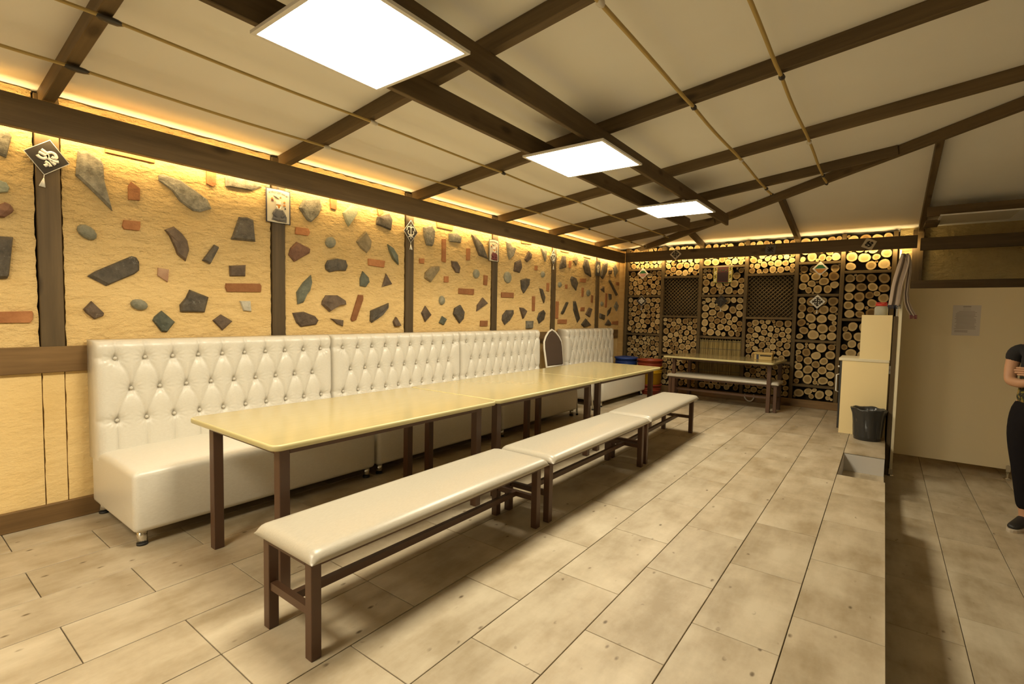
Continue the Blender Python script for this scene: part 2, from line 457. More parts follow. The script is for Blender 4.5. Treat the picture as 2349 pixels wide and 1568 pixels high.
def blob(c, s, seed, sub=2, amp=0.3):
    bm = bmesh.new(); bmesh.ops.create_icosphere(bm, subdivisions=sub, radius=1.0)
    for v in bm.verts:
        k = 1 + amp * noise.noise(v.co * 2.2 + Vector((seed * 3.7, seed, 0)))
        v.co = Vector((c[0] + v.co.x * s[0] * k, c[1] + v.co.y * s[1] * k, c[2] + v.co.z * s[2] * k))
    return bm
STONES = """
g 0.433,2.040 0.468,2.037 0.500,2.028 0.510,2.009 0.488,1.900 0.465,1.909 0.435,1.948
q 0.430,1.766 0.462,1.784 0.485,1.778 0.496,1.754 0.489,1.731 0.460,1.721 0.434,1.730
r 0.437,1.636 0.459,1.666 0.477,1.680 0.496,1.669 0.508,1.645 0.500,1.629 0.473,1.602 0.452,1.601
d 0.408,1.497 0.454,1.508 0.501,1.509 0.482,1.316 0.475,1.300 0.449,1.295 0.413,1.325
b 0.382,1.130 0.562,1.138 0.566,1.128 0.565,1.097 0.555,1.078 0.381,1.076
g 0.764,2.007 0.799,2.017 0.863,1.985 0.873,1.963 0.876,1.872 0.910,1.712 0.804,1.824 0.752,1.877
b 0.883,2.109 1.122,2.113 1.120,2.031 0.883,2.033
b 0.985,1.867 0.999,1.896 1.043,1.866 1.041,1.796 0.985,1.790
g 1.139,1.967 1.162,1.977 1.254,1.961 1.342,1.911 1.407,1.872 1.430,1.818 1.366,1.786 1.323,1.785 1.248,1.832 1.208,1.888 1.138,1.935
b 1.402,2.066 1.460,2.066 1.459,1.979 1.439,1.960 1.402,1.973
g 1.516,2.040 1.629,2.066 1.761,2.029 1.689,1.988 1.609,1.986 1.518,1.981
p 0.834,1.549 0.821,1.537 0.801,1.535 0.779,1.545 0.761,1.562 0.752,1.583 0.754,1.602 0.767,1.614 0.787,1.616 0.809,1.607 0.827,1.590 0.836,1.568
b 0.960,1.670 1.041,1.674 1.041,1.639 1.034,1.619 0.961,1.618 0.953,1.634
n 1.164,1.644 1.213,1.671 1.257,1.634 1.286,1.592 1.295,1.536 1.275,1.464 1.230,1.501 1.215,1.546 1.188,1.611
d 1.602,1.794 1.656,1.801 1.697,1.789 1.709,1.641 1.550,1.636
d 1.443,1.588 1.471,1.576 1.415,1.458 1.370,1.478
d 0.790,1.335 0.827,1.366 0.995,1.467 1.017,1.461 1.031,1.436 1.030,1.387 1.007,1.363 0.872,1.285
k 1.125,1.410 1.183,1.404 1.175,1.326 1.122,1.363
n 1.535,1.459 1.643,1.474 1.640,1.396 1.539,1.389
b 1.513,1.340 1.740,1.351 1.750,1.336 1.747,1.293 1.519,1.284 1.508,1.312
n 0.768,1.152 0.804,1.198 0.859,1.132 0.855,1.115 0.815,1.096 0.779,1.131
p 1.068,1.172 1.059,1.158 1.041,1.151 1.019,1.152 1.000,1.162 0.987,1.178 0.985,1.195 0.994,1.209 1.012,1.216 1.033,1.215 1.053,1.205 1.066,1.189
d 1.294,1.286 1.403,1.243 1.379,1.144 1.241,1.145 1.238,1.189 1.272,1.233
l 1.601,1.225 1.671,1.227 1.679,1.152 1.625,1.158
e 1.140,1.150 1.210,1.081 1.166,1.018 1.138,1.021 1.092,1.090 1.101,1.113
n 1.479,1.131 1.552,1.086 1.487,1.024 1.428,1.091
g 2.074,2.005 2.205,2.035 2.224,1.978 2.195,1.907 2.133,1.843 2.098,1.854 2.034,1.934
b 2.293,2.062 2.353,2.059 2.350,1.972 2.299,1.977
q 2.492,2.042 2.545,2.007 2.545,1.976 2.463,1.859 2.434,1.899 2.409,1.963
b 2.747,2.053 2.796,2.061 2.819,2.029 2.763,1.998
d 2.750,1.986 2.882,2.036 2.910,1.985 2.897,1.892 2.738,1.921
b 2.009,1.788 2.108,1.791 2.123,1.766 2.107,1.736 2.004,1.735
r 2.014,1.679 2.122,1.640 2.117,1.607 1.994,1.529 1.951,1.576 1.966,1.627
p 2.345,1.717 2.338,1.693 2.321,1.674 2.298,1.666 2.276,1.669 2.259,1.684 2.253,1.705 2.259,1.728 2.276,1.747 2.298,1.756 2.321,1.753 2.338,1.739
o 2.631,1.848 2.694,1.774 2.682,1.711 2.644,1.665 2.582,1.699 2.538,1.749
e 2.861,1.766 2.912,1.743 2.968,1.673 2.986,1.595 2.920,1.641 2.878,1.712
d 2.252,1.527 2.273,1.567 2.356,1.590 2.435,1.583 2.456,1.540 2.435,1.498 2.356,1.492 2.290,1.475 2.257,1.493
b 2.657,1.620 2.836,1.617 2.825,1.557 2.660,1.563
e 2.130,1.441 2.140,1.385 2.121,1.319 2.091,1.285 2.066,1.228 2.021,1.214 2.012,1.304 2.066,1.381
e 2.601,1.509 2.664,1.460 2.670,1.419 2.633,1.377 2.577,1.382 2.575,1.443
n 2.846,1.507 2.915,1.418 2.804,1.387
n 2.225,1.247 2.257,1.292 2.356,1.296 2.435,1.254 2.441,1.224 2.378,1.213 2.289,1.160 2.220,1.218
b 2.559,1.309 2.608,1.306 2.609,1.275 2.536,1.094 2.500,1.084 2.486,1.104
d 2.684,1.178 2.875,1.249 2.875,1.209 2.801,1.137 2.697,1.073 2.678,1.089
n 1.980,1.148 2.070,1.158 2.162,1.126 2.193,1.093 2.172,1.060 2.045,1.044 2.011,1.074
n 2.298,1.108 2.418,1.094 2.413,1.044 2.356,1.064
n 2.959,1.126 3.017,1.044 2.946,1.039 2.928,1.084
g 3.283,1.977 3.386,2.016 3.436,1.965 3.421,1.845 3.397,1.812 3.325,1.815 3.292,1.898
b 3.459,2.057 3.695,2.057 3.683,2.003 3.463,2.004
g 3.631,1.968 3.746,1.987 3.817,1.951 3.803,1.895 3.632,1.889
b 3.534,1.901 3.588,1.908 3.589,1.674 3.537,1.679
b 3.898,1.851 3.952,1.857 3.949,1.731 3.897,1.726
d 3.968,2.003 4.021,2.004 4.144,1.922 4.252,1.774 4.096,1.798 4.023,1.907
b 3.237,1.679 3.300,1.685 3.296,1.635 3.241,1.636
n 3.671,1.698 3.752,1.699 3.805,1.641 3.791,1.584 3.736,1.586 3.681,1.643
o 3.392,1.618 3.499,1.633 3.505,1.597 3.386,1.464 3.305,1.499 3.313,1.552
b 3.572,1.536 3.630,1.540 3.631,1.479 3.570,1.475
p 4.103,1.601 4.097,1.576 4.080,1.556 4.056,1.548 4.032,1.553 4.014,1.570 4.007,1.594 4.013,1.619 4.030,1.639 4.054,1.647 4.078,1.642 4.096,1.626
b 4.184,1.594 4.247,1.592 4.239,1.483 4.182,1.487
b 3.785,1.428 4.025,1.432 4.022,1.370 3.783,1.372
p 3.578,1.296 3.574,1.273 3.560,1.255 3.541,1.248 3.522,1.254 3.508,1.271 3.503,1.293 3.508,1.317 3.521,1.334 3.540,1.341 3.559,1.335 3.573,1.319
n 3.320,1.237 3.402,1.149 3.319,1.080 3.270,1.165
d 3.807,1.258 3.869,1.186 3.857,1.109 3.802,1.062 3.708,1.159 3.725,1.222
n 4.169,1.348 4.261,1.288 4.071,1.194 4.079,1.263
e 3.550,1.139 3.617,1.108 3.569,1.047 3.505,1.071
b 4.138,1.093 4.260,1.093 4.258,1.032 4.132,1.033
g 4.570,2.005 4.632,2.005 4.697,1.958 4.769,1.958 4.722,1.860 4.639,1.805 4.610,1.848
b 4.861,2.051 5.090,2.054 5.083,2.035 4.869,2.026
n 5.024,1.949 5.095,1.921 5.089,1.872 4.998,1.810 4.943,1.839
g 5.294,2.011 5.429,1.999 5.398,1.852
n 4.861,1.831 4.884,1.738 4.845,1.670 4.728,1.682 4.746,1.786
b 5.172,1.781 5.226,1.786 5.223,1.727 5.170,1.729
p 4.680,1.608 4.678,1.573 4.658,1.545 4.625,1.531 4.588,1.536 4.558,1.557 4.543,1.590 4.545,1.624 4.564,1.652 4.597,1.666 4.633,1.662 4.663,1.641
p 5.390,1.692 5.385,1.671 5.371,1.655 5.351,1.648 5.331,1.652 5.315,1.666 5.309,1.686 5.314,1.707 5.328,1.723 5.347,1.730 5.368,1.726 5.383,1.712
d 4.870,1.585 4.982,1.615 5.065,1.611 5.047,1.539 4.936,1.427 4.888,1.486
b 5.453,1.584 5.508,1.587 5.505,1.476 5.452,1.479
b 4.500,1.420 4.736,1.425 4.736,1.365 4.499,1.362
d 5.287,1.507 5.332,1.505 5.421,1.393 5.390,1.322 5.337,1.390
b 5.127,1.400 5.188,1.402 5.184,1.215 5.131,1.215
d 4.528,1.158 4.602,1.218 4.736,1.221 4.742,1.178 4.662,1.092 4.573,1.043 4.523,1.100
n 4.859,1.254 4.935,1.251 5.013,1.213 4.932,1.114
d 5.394,1.235 5.439,1.196 5.408,1.111 5.292,1.055 5.248,1.120 5.286,1.194
g 5.002,1.092 5.160,1.092 5.147,0.997 5.005,0.994
b 5.777,2.043 6.007,2.045 5.998,2.032 5.787,2.030
d 5.827,1.976 5.913,1.985 5.930,1.829 5.761,1.790 5.767,1.853
b 6.013,1.926 6.069,1.931 6.058,1.830 6.003,1.830
o 6.179,2.043 6.259,1.970 6.208,1.878 6.109,1.935
d 6.456,2.000 6.534,1.997 6.596,1.887 6.657,1.747 6.469,1.791 6.404,1.891
b 6.422,2.033 6.633,2.034 6.634,2.018 6.423,2.018
p 5.809,1.584 5.805,1.565 5.791,1.551 5.773,1.545 5.754,1.549 5.740,1.561 5.734,1.580 5.738,1.598 5.751,1.613 5.769,1.619 5.788,1.615 5.803,1.602
b 5.919,1.593 5.977,1.597 5.975,1.537 5.926,1.539
d 6.094,1.722 6.197,1.704 6.263,1.631 6.217,1.524 6.101,1.591 6.056,1.679
b 6.333,1.703 6.511,1.715 6.499,1.654 6.332,1.651
b 6.390,1.576 6.444,1.574 6.434,1.442 6.391,1.446
p 6.635,1.509 6.630,1.485 6.613,1.466 6.588,1.459 6.563,1.464 6.544,1.481 6.536,1.505 6.541,1.529 6.558,1.547 6.583,1.555 6.608,1.550 6.627,1.533
b 6.690,1.479 6.741,1.476 6.731,1.369 6.680,1.371
b 5.690,1.355 5.758,1.357 5.751,1.122 5.687,1.127
d 5.955,1.353 6.000,1.355 5.867,1.182 5.822,1.192
d 6.154,1.370 6.215,1.372 6.355,1.125 6.284,1.067 6.160,1.247
b 6.374,1.291 6.487,1.294 6.479,1.237 6.366,1.235
n 6.621,1.293 6.702,1.279 6.641,1.148 6.519,1.190
b 5.747,1.112 5.990,1.113 5.980,1.055 5.744,1.054
d 6.530,1.128 6.701,1.028 6.482,0.998 6.399,1.041
d 7.039,1.981 7.187,2.023 7.160,1.868 7.043,1.741 6.967,1.775
n 7.247,1.897 7.359,1.907 7.342,1.848 7.243,1.846
g 7.477,2.021 7.581,1.901 7.478,1.811 7.401,1.956
d 7.271,1.751 7.595,1.523 7.542,1.503 7.259,1.727
n 7.075,1.636 7.112,1.537 6.980,1.581
b 7.163,1.530 7.221,1.530 7.211,1.307 7.152,1.305
d 7.265,1.527 7.334,1.524 7.358,1.438 7.293,1.430
p 7.073,1.360 7.069,1.343 7.057,1.330 7.038,1.325 7.020,1.329 7.005,1.341 6.999,1.358 7.003,1.375 7.016,1.388 7.034,1.393 7.053,1.389 7.067,1.377
d 7.375,1.316 7.334,1.222 7.234,1.164 7.253,1.256
g 7.562,1.415 7.623,1.346 7.569,1.249 7.481,1.331
d 6.979,1.212 7.150,1.186 7.123,1.111 6.972,1.139
d 7.276,1.118 7.386,1.048 7.348,1.019 7.166,1.031
b 7.423,1.083 7.655,1.095 7.646,1.029 7.413,1.042
b 7.525,1.727 7.635,1.733 7.639,1.680 7.529,1.680
"""

# ------------------------------------------------------------------ the setting
XW = -3.55          # plaster face of the left wall
Y0 = -3.0           # wall behind the camera
XP = 0.062          # edge of the raised floor
ZL = -0.336         # lower floor
XR = 2.70
def y_hip(x): return 8.03 - 0.687 * (x + 3.62)
def z_left(x): return 2.205 + 0.12 * (x + 3.41)            # underside of the left rafters
def z_far(y): return 2.7582 - 0.17457 * (y - 4.719)        # underside of the far rafters
RID = 1.2

# floor -----------------------------------------------------------
fb = bmesh.new()
for lo, hi in (((-3.6, Y0, ZL), (-0.2355, 7.9, -0.008)), ((-0.2355, Y0, ZL), (XP - 0.004, 4.485, -0.008)), ((-0.2355, 5.29, ZL), (XP - 0.004, 7.9, -0.008)), ((-0.2355, 4.485, ZL), (XP - 0.004, 5.29, -0.168))):
    add_box(fb, lo, hi)
floor = tag(mk('floor', fb, 'grout'), 'raised floor of beige travertine-look tiles under the tables', None, None, 'structure')
flow = tag(mk('floor', box((XP - 0.004, Y0, -0.5), (XR, 7.9, ZL - 0.008)), 'grout'), 'lower tiled floor beside the grey partition and the person', None, None, 'structure')
TILE = {}
def tile(x0, x1, y0, y1, z, parent):
    g = 0.0018
    w, l = round(x1 - x0 - 2 * g, 4), round(y1 - y0 - 2 * g, 4)
    if w < 0.02 or l < 0.02: return
    if (w, l) not in TILE:
        TILE[(w, l)] = mesh_from_bm('floor_tile', box((-w / 2, -l / 2, -0.009), (w / 2, l / 2, 0), 0.0012, 1), 'floor_tile')
    o = obj('floor_tile', TILE[(w, l)], parent)
    o.location = ((x0 + x1) / 2, (y0 + y1) / 2, z + rnd.uniform(-0.0004, 0.0004))
TL = 0.595
for k in range(0, 12):
    x1 = XP if k == 0 else -0.2355 - 0.302 * (k - 1)
    x0 = -0.2355 - 0.302 * k
    if k == 11: x0 = -3.55
    setA = (k % 2 == 0) if k <= 5 else (k % 2 == 1)
    y = (1.014 if setA else 1.311) - 4 * TL
    while y < 7.65:
        a, b_ = max(y, -1.0), min(y + TL, 7.66)
        if k == 0 and b_ > 4.485 and a < 5.29:
            if a < 4.485: tile(x0, x1, a, 4.485, 0, floor)
            if b_ > 5.29: tile(x0, x1, 5.29, b_, 0, floor)
        elif b_ > a: tile(x0, x1, a, b_, 0, floor)
        y += TL
tile(-0.2355, XP, 4.485, 5.285, -0.160, floor)
mk('step_riser', box((-0.2355, 5.283, -0.160), (XP - 0.004, 5.2895, -0.012)), 'white_riser', floor)
mk('step_riser', box((-0.2355, 4.487, -0.160), (-0.231, 5.283, -0.012)), 'white_riser', floor)
for k in range(0, 6):
    x0 = XP - 0.004 if k == 0 else 0.378 + 0.314 * (k - 1)
    x1 = 0.378 + 0.314 * k
    y = -1.0 + (0.21 if k % 2 else -0.09)
    while y < 7.7:
        a, b_ = max(y, -1.0), min(y + TL, 7.74)
        if b_ > a: tile(x0, x1, a, b_, ZL, flow)
        y += TL

# left wall ---------------------------------------------------------
wl = tag(mk('wall_left', box((-3.78, Y0, -0.02), (-3.60, 7.95, 2.270)), 'gap_black'), 'ochre plaster wall set with stones and bricks between dark posts', None, None, 'structure')
POSTS = [-1.87, -0.615, 0.640, 1.875, 3.115, 4.368, 5.616, 6.878]
edges = [Y0] + [v for p in POSTS for v in (p - 0.052, p + 0.052)] + [7.80]
for i in range(0, len(edges), 2):
    a, b_ = edges[i], edges[i + 1]
    bm = bmesh.new(); rr = random.Random(i)
    # ragged edge where the plaster stops short of the wood
    left = [(a + rr.uniform(0, 0.006), 0.95 + 0.0265 * j) for j in range(0, 51)]
    right = [(b_ - rr.uniform(0, 0.006), 0.95 + 0.0265 * j) for j in range(50, -1, -1)]
    top = [(a + (b_ - a) * t / 24, 2.270 - rr.uniform(0.0, 0.012)) for t in range(1, 24)]
    pts = left[:-1] + [(a, 2.262)] + top + [(b_, 2.262)] + right[1:]
    pts = [p for p in pts if p[1] <= 2.2705]
    pts.reverse()
    add_prism(bm, pts, 'x', -3.60, XW)
    mk('plaster_panel', bm, 'ochre_plaster', wl)
for p in POSTS:
    board('post', (-3.5675, p, 0.94), (-3.5675, p, 2.255), 0.095, 0.065, 'post_wood', wl, up=(1, 0, 0))
board('rail', (-3.563, Y0, 0.882), (-3.563, 7.62, 0.882), 0.075, 0.138, 'brown_rail_wood', wl)
ed = [Y0] + [v for p in POSTS for v in (p - 0.048, p + 0.044)] + [7.70]
for a, b_ in zip(ed, ed[1:]):
    bm = bmesh.new(); rr = random.Random(int(a * 991))
    l_ = [(a + 0.0015 + rr.uniform(0, 0.004), 0.02 + 0.0265 * j) for j in range(31)]
    r_ = [(b_ - 0.0015, 0.02 + 0.0265 * j) for j in range(30, -1, -1)]
    add_prism(bm, (l_ + r_)[::-1], 'x', -3.60, XW + 0.001)
    mk('painted_board', bm, 'ochre_board', wl)
bl = board('baseboard_left', (-3.536, Y0, 0.052), (-3.536, 7.62, 0.052), 0.028, 0.104, 'brown_rail_wood')
tag(bl, 'brown wooden baseboard along the foot of the stone-set wall', None, None, 'structure')

STMAT = {'g': 'stone_grey', 'd': 'stone_dark', 'n': 'stone_brown', 'e': 'stone_green', 'q': 'stone_pale_green', 'p': 'stone_pebble', 'o': 'stone_ochre', 'r': 'stone_red', 'l': 'stone_light', 'b': 'brick_red', 'k': 'brick_pale'}
for i, line in enumerate(STONES.strip().split('\n')):
    f = line.split(); t = f[0]; pts = [tuple(float(v) for v in q.split(',')) for q in f[1:]]
    rr = random.Random(i * 7 + 1)
    cy = sum(p[0] for p in pts) / len(pts); cz = sum(p[1] for p in pts) / len(pts)
    h = 0.012 if t in 'bk' else (0.024 if t == 'p' else rr.uniform(0.016, 0.028))
    bm = bmesh.new()
    rings = []
    prof = [(1.0, -0.02), (1.0, h * 0.45), (0.86 if t != 'p' else 0.8, h)] if t not in 'bk' else [(1.0, -0.02), (1.0, h - 0.004), (0.965, h)]
    for s, d in prof:
        ring = []
        for (y, z) in pts:
            dd = d if d < 0 or t in 'bkp' else d * rr.uniform(0.75, 1.2)
            ring.append(bm.verts.new((dd, (y - cy) * s, (z - cz) * s)))
        rings.append(ring)
    n = len(pts)
    for r0, r1 in zip(rings, rings[1:]):
        for j in range(n):
            fc = bm.faces.new((r0[j], r0[(j + 1) % n], r1[(j + 1) % n], r1[j])); fc.smooth = (t == 'p')
    if t in 'bk': bm.faces.new(rings[-1])
    else:
        c = bm.verts.new((h * rr.uniform(1.0, 1.3), rr.uniform(-0.008, 0.008), rr.uniform(-0.008, 0.008)))
        for j in range(n):
            fc = bm.faces.new((rings[-1][j], rings[-1][(j + 1) % n], c)); fc.smooth = (t == 'p')
    o = mk('brick' if t in 'bk' else 'stone', bm, STMAT[t], wl)
    o.location = (XW, cy, cz)

# far wall: log rack ---------------------------------------------------
YF = 7.70
wf = tag(mk('wall_far', box((-3.60, 7.88, ZL), (0.10, 8.10, 2.30)), 'rack_back'), 'far wall of stacked round log ends in a dark wooden grid', None, None, 'structure')
PX = [-3.437, -2.837, -2.255, -1.618, -0.988, -0.469, 0.060]
for x in PX:
    board('frame_post', (x, YF + 0.09, 0.0), (x, YF + 0.09, 2.285), 0.046, 0.18, 'rack_wood', wf, up=(0, 1, 0))
mk('corner_board', box((-3.55, 7.655, 0.0), (-3.462, 7.70, 2.24), 0.003, 1), 'pale_wood', wf)
ODD = [1.930, 1.503, 0.887, 0.285]; EVEN = [1.795, 1.186, 0.572]
SH = [ODD, EVEN, ODD, EVEN, ODD, EVEN]
RM = [0.043, 0.048, 0.050, 0.043, 0.057, 0.063]
cells = []
for c in range(6):
    x0, x1 = PX[c] + 0.023, PX[c + 1] - 0.023
    zs = SH[c]
    for z in zs:
        board('shelf_board', (x0, YF + 0.085, z), (x1, YF + 0.085, z), 0.17, 0.034, 'rack_wood', wf)
    lev = [2.275] + [v for z in zs for v in (z + 0.017, z - 0.017)] + [0.105]
    for i in range(0, len(lev), 2):
        top, bot = lev[i], lev[i + 1]
        kind = 'log'
        if c in (1, 3) and i == 2: kind = 'lattice'
        if c == 2 and i == 6 - 0: kind = 'log'
        if c == 2 and i == 6: kind = 'reed'
        cells.append((kind, c, x0, x1, bot, top))
# logs: circles relaxed against each other and the shelf until they nearly touch
def pack(x0, x1, z0, z1, rm, seed):
    rg = np.random.RandomState(seed)
    area = (x1 - x0) * (z1 - z0); rs = []
    tot = 0.0
    while tot < 0.86 * area:
        k = rg.rand()
        r = rm * (rg.uniform(0.85, 1.25) if k < 0.62 else rg.uniform(0.6, 0.85) if k < 0.80 else rg.uniform(0.26, 0.42))
        r = min(r, (z1 - z0) / 2.05); rs.append(r); tot += math.pi * r * r
    r = np.array(rs); n = len(r)
    P = np.stack([rg.uniform(x0, x1, n), rg.uniform(z0, z1, n)], 1)
    w = (r[None] ** 2) / (r[:, None] ** 2 + r[None] ** 2)
    for it in range(400):
        s = min(1.0, 0.4 + 0.6 * it / 240.0)
        d = P[:, None] - P[None]; D = np.sqrt((d ** 2).sum(2)) + np.eye(n) * 9
        ov = np.maximum(0, s * (r[:, None] + r[None]) - D)
        P += 0.8 * (d / D[..., None] * (ov * w)[..., None]).sum(1)
        P[:, 0] = np.clip(P[:, 0], x0 + r, x1 - r); P[:, 1] = np.clip(P[:, 1], z0 + r, np.maximum(z1 - r, z0 + r))
    # most of the overlap that is left is taken from the radii, then the gaps are closed
    d = P[:, None] - P[None]; D = np.sqrt((d ** 2).sum(2)) + np.eye(n) * 9
    f = np.minimum(1.0, (D / (r[:, None] + r[None])).min(1))
    r2 = r * (0.45 + 0.55 * f)
    for i in range(n):
        lim = min((D[i] - r2).min(), P[i, 0] - x0, x1 - P[i, 0], P[i, 1] - z0, z1 - P[i, 1])
        r2[i] = max(r2[i], min(lim, r[i] * 1.35))
    return [(float(P[i, 0]), float(P[i, 1]), float(r2[i])) for i in range(n) if r2[i] > 0.2 * rm]
LOGSEG = 14
def log_shape(seed):
    rr = random.Random(seed)
    e = rr.uniform(0.0, 0.10); ph = rr.uniform(0, 6.28); e3 = rr.uniform(0, 0.04); p3 = rr.uniform(0, 6.28)
    return [(1 + e * math.cos(2 * (t * 6.2832 / LOGSEG - ph)) + e3 * math.cos(3 * t * 6.2832 / LOGSEG - p3)) / (1 + e + e3) for t in range(LOGSEG)]
def build_logs(name, items, parent=None):
    """items: (x, y, z, r, shape, tone, length)"""
    vsx, fsx, uvs, tones = [], [], [], []
    for (x, y, z, r, sh, tone, ln) in items:
        b0 = len(vsx); ring = []
        for t in range(LOGSEG):
            a = 6.2832 * t / LOGSEG; ring.append((math.cos(a) * sh[t], math.sin(a) * sh[t]))
        for (u, v) in ring: vsx.append((x + u * r, y, z + v * r))
        for (u, v) in ring: vsx.append((x + u * r, y + ln, z + v * r))
        fsx.append([b0 + t for t in range(LOGSEG)]); tones.append(tone)
        uvs += [(u / sh[t], v / sh[t]) for t, (u, v) in enumerate(ring)]
        for t in range(LOGSEG):
            t2 = (t + 1) % LOGSEG
            fsx.append([b0 + t2, b0 + t, b0 + LOGSEG + t, b0 + LOGSEG + t2]); tones.append(tone); uvs += [(1.4, 1.4)] * 4
    me = bpy.data.meshes.new(name); me.from_pydata(vsx, [], fsx); me.update()
    ul = me.uv_layers.new(name='ring')
    for i, uvv in enumerate(uvs): ul.data[i].uv = uvv
    at = me.attributes.new('tone', 'FLOAT', 'FACE')
    for i, t in enumerate(tones): at.data[i].value = t
    me.materials.append(MATS['log_end'])
    return me
LOGM = [build_logs('log', [(0, 0, 0, 1.0, log_shape(s), s * 0.137 % 1, 0.14)]) for s in range(8)]
allogs = []
for ci, (kind, c, x0, x1, z0, z1) in enumerate(cells):
    if kind == 'log':
        for (x, z, r) in pack(x0 + 0.001, x1 - 0.001, z0, z1, RM[c] * (0.88 if z1 < 1.2 and c < 2 else 1.0), 40 + ci):
            allogs.append((x, z, r))
# the ones that show largest come first; what the furniture hides goes last
def shown(l):
    x, z, r = l
    hid = (x < -2.55 and z < 0.5) or (x > -0.42 and z < 1.1) or (2.03 < z < 2.2) or (-2.5 < x < -1.0 and z < 0.62)
    return r * (0.3 if hid else 1.0)
allogs.sort(key=shown, reverse=True)
for i, (x, z, r) in enumerate(allogs[:300]):
    o = obj('log', LOGM[i % 8], wf)
    o.location = (x, YF + 0.03 + rnd.uniform(0, 0.03), z); o.scale = (r, 1.0, r); o.rotation_euler = (0, rnd.uniform(0, 6.28), 0)
rest = [(x, YF + 0.03 + rnd.uniform(0, 0.03), z, r, log_shape(i), rnd.random(), 0.13) for i, (x, z, r) in enumerate(allogs[300:])]
lr = obj('log_pile', build_logs('log_pile', rest), wf); lr['kind'] = 'stuff'
# cane lattices and the reed mat
for (kind, c, x0, x1, z0, z1) in cells:
    if kind == 'lattice':
        bm = bmesh.new(); w, h = x1 - x0, z1 - z0; step = 0.056
        for d in (1, -1):
            k = -h
            while k < w:
                pts = []
                for s in (0.0, 1.0):
                    pass
                # line x = x0 + k + t, z = z0 + t (or mirrored)
                t0, t1 = max(0, -k), min(h, w - k)
                if t1 - t0 > 0.02:
                    za, zb = (z0 + t0, z0 + t1) if d == 1 else (z1 - t0, z1 - t1)
                    yy = YF + 0.05 + (0.0 if d == 1 else 0.013)
                    add_tube(bm, [(x0 + k + t0, yy, za), (x0 + k + t1, yy, zb)], 0.0068, 5)
                k += step
        o = mk('cane_lattice', bm, 'lattice_cane', wf); o['kind'] = 'stuff'
    if kind == 'reed':
        bm = bmesh.new(); x = x0 + 0.004; i = 0
        while x < x1 - 0.004:
            rr_ = 0.0048 + 0.0012 * math.sin(i * 2.1)
            add_tube(bm, [(x, YF + 0.05 + 0.004 * math.sin(i * 1.7), z0), (x + 0.003 * math.sin(i), YF + 0.05, z1 - 0.03 * abs(math.sin(i * 0.9)))], rr_, 5); x += 0.0102; i += 1
        o = mk('reed_mat', bm, 'reed', wf); o['kind'] = 'stuff'
        bm = bmesh.new()
        for k in range(5): add_box(bm, (x0, YF + 0.042, z0 + 0.08 + 0.11 * k), (x1, YF + 0.046, z0 + 0.085 + 0.11 * k))
        mk('binding_thread', bm, 'thread_grey', wf)
bf = board('baseboard_far', (-3.45, 7.665, 0.05), (0.06, 7.665, 0.05), 0.05, 0.10, 'brown_rail_wood')
tag(bf, 'brown wooden kerb board along the foot of the log wall', None, None, 'structure')

# far wall to the right, and the unseen rest of the room
wr = tag(mk('wall_far', box((0.10, 7.76, ZL), (XR, 8.0, 2.42)), 'tan_plaster'), 'tan rough plaster wall above the grey partition', None, None, 'structure')
board('post', (0.275, 7.735, 1.60), (0.275, 7.735, 2.28), 0.106, 0.06, 'post_wood', wr, up=(0, 1, 0))
board('rail', (0.222, 7.725, 1.624), (XR, 7.725, 1.624), 0.07, 0.097, 'post_wood', wr)
tag(mk('wall_right', box((XR, Y0, ZL), (XR + 0.15, 8.0, 2.6)), 'cream_paint'), 'cream painted wall at the far right side of the room', None, None, 'structure')
tag(mk('wall_back', box((-3.78, Y0 - 0.15, ZL), (XR + 0.15, Y0, 3.0)), 'cream_paint'), 'cream painted wall behind the near end of the benches', None, None, 'structure')

# beams, ceiling ---------------------------------------------------------
t1 = board('trim_1', (-3.435, Y0, 2.110), (-3.435, 7.56, 2.110), 0.05, 0.156, 'dark_beam_wood'); tag(t1, 'long dark wooden beam along the top of the stone-set wall', None, None, 'structure')
t2 = board('trim_2', (-3.41, 7.585, 2.122), (0.262, 7.585, 2.122), 0.05, 0.150, 'dark_beam_wood'); tag(t2, 'dark wooden beam across the top of the log wall', None, None, 'structure')
t3 = board('trim_3', (0.288, 7.535, 2.080), (XR, 7.535, 2.080), 0.05, 0.142, 'dark_beam_wood'); tag(t3, 'dark wooden beam above the plaster strip right of the log wall', None, None, 'structure')
O = 0.085
def slab(name, pts, label):
    bm = bmesh.new()
    lo = [bm.verts.new(p) for p in pts]; hi = [bm.verts.new((p[0], p[1], p[2] + 0.04)) for p in pts]
    n = len(pts)
    bm.faces.new(lo); bm.faces.new(hi[::-1])
    for i in range(n): bm.faces.new((lo[i], lo[(i + 1) % n], hi[(i + 1) % n], hi[i]))
    return tag(mk(name, bm, 'cream_ceiling'), label, None, None, 'structure')
zr = z_left(RID) + O; ze = z_left(-3.62) + O
ceil = slab('ceiling', [(-3.80, Y0 - 0.15, z_left(-3.80) + O), (RID, Y0 - 0.15, zr), (RID, y_hip(RID), zr), (-3.80, y_hip(-3.80), z_left(-3.80) + O)], 'sloping cream ceiling above the tables, crossed by dark rafters')
ceilf = slab('ceiling', [(-3.80, y_hip(-3.80), z_left(-3.80) + O), (RID, y_hip(RID), zr), (2 * RID + 3.80, y_hip(-3.80), z_left(-3.80) + O)], 'sloping cream ceiling coming down to the log wall')
slab('ceiling', [(RID, Y0 - 0.15, zr), (2 * RID + 3.80, Y0 - 0.15, z_left(-3.80) + O), (2 * RID + 3.80, y_hip(-3.80), z_left(-3.80) + O), (RID, y_hip(RID), zr)], 'cream ceiling slope on the far side of the ridge')
RW = 0.05
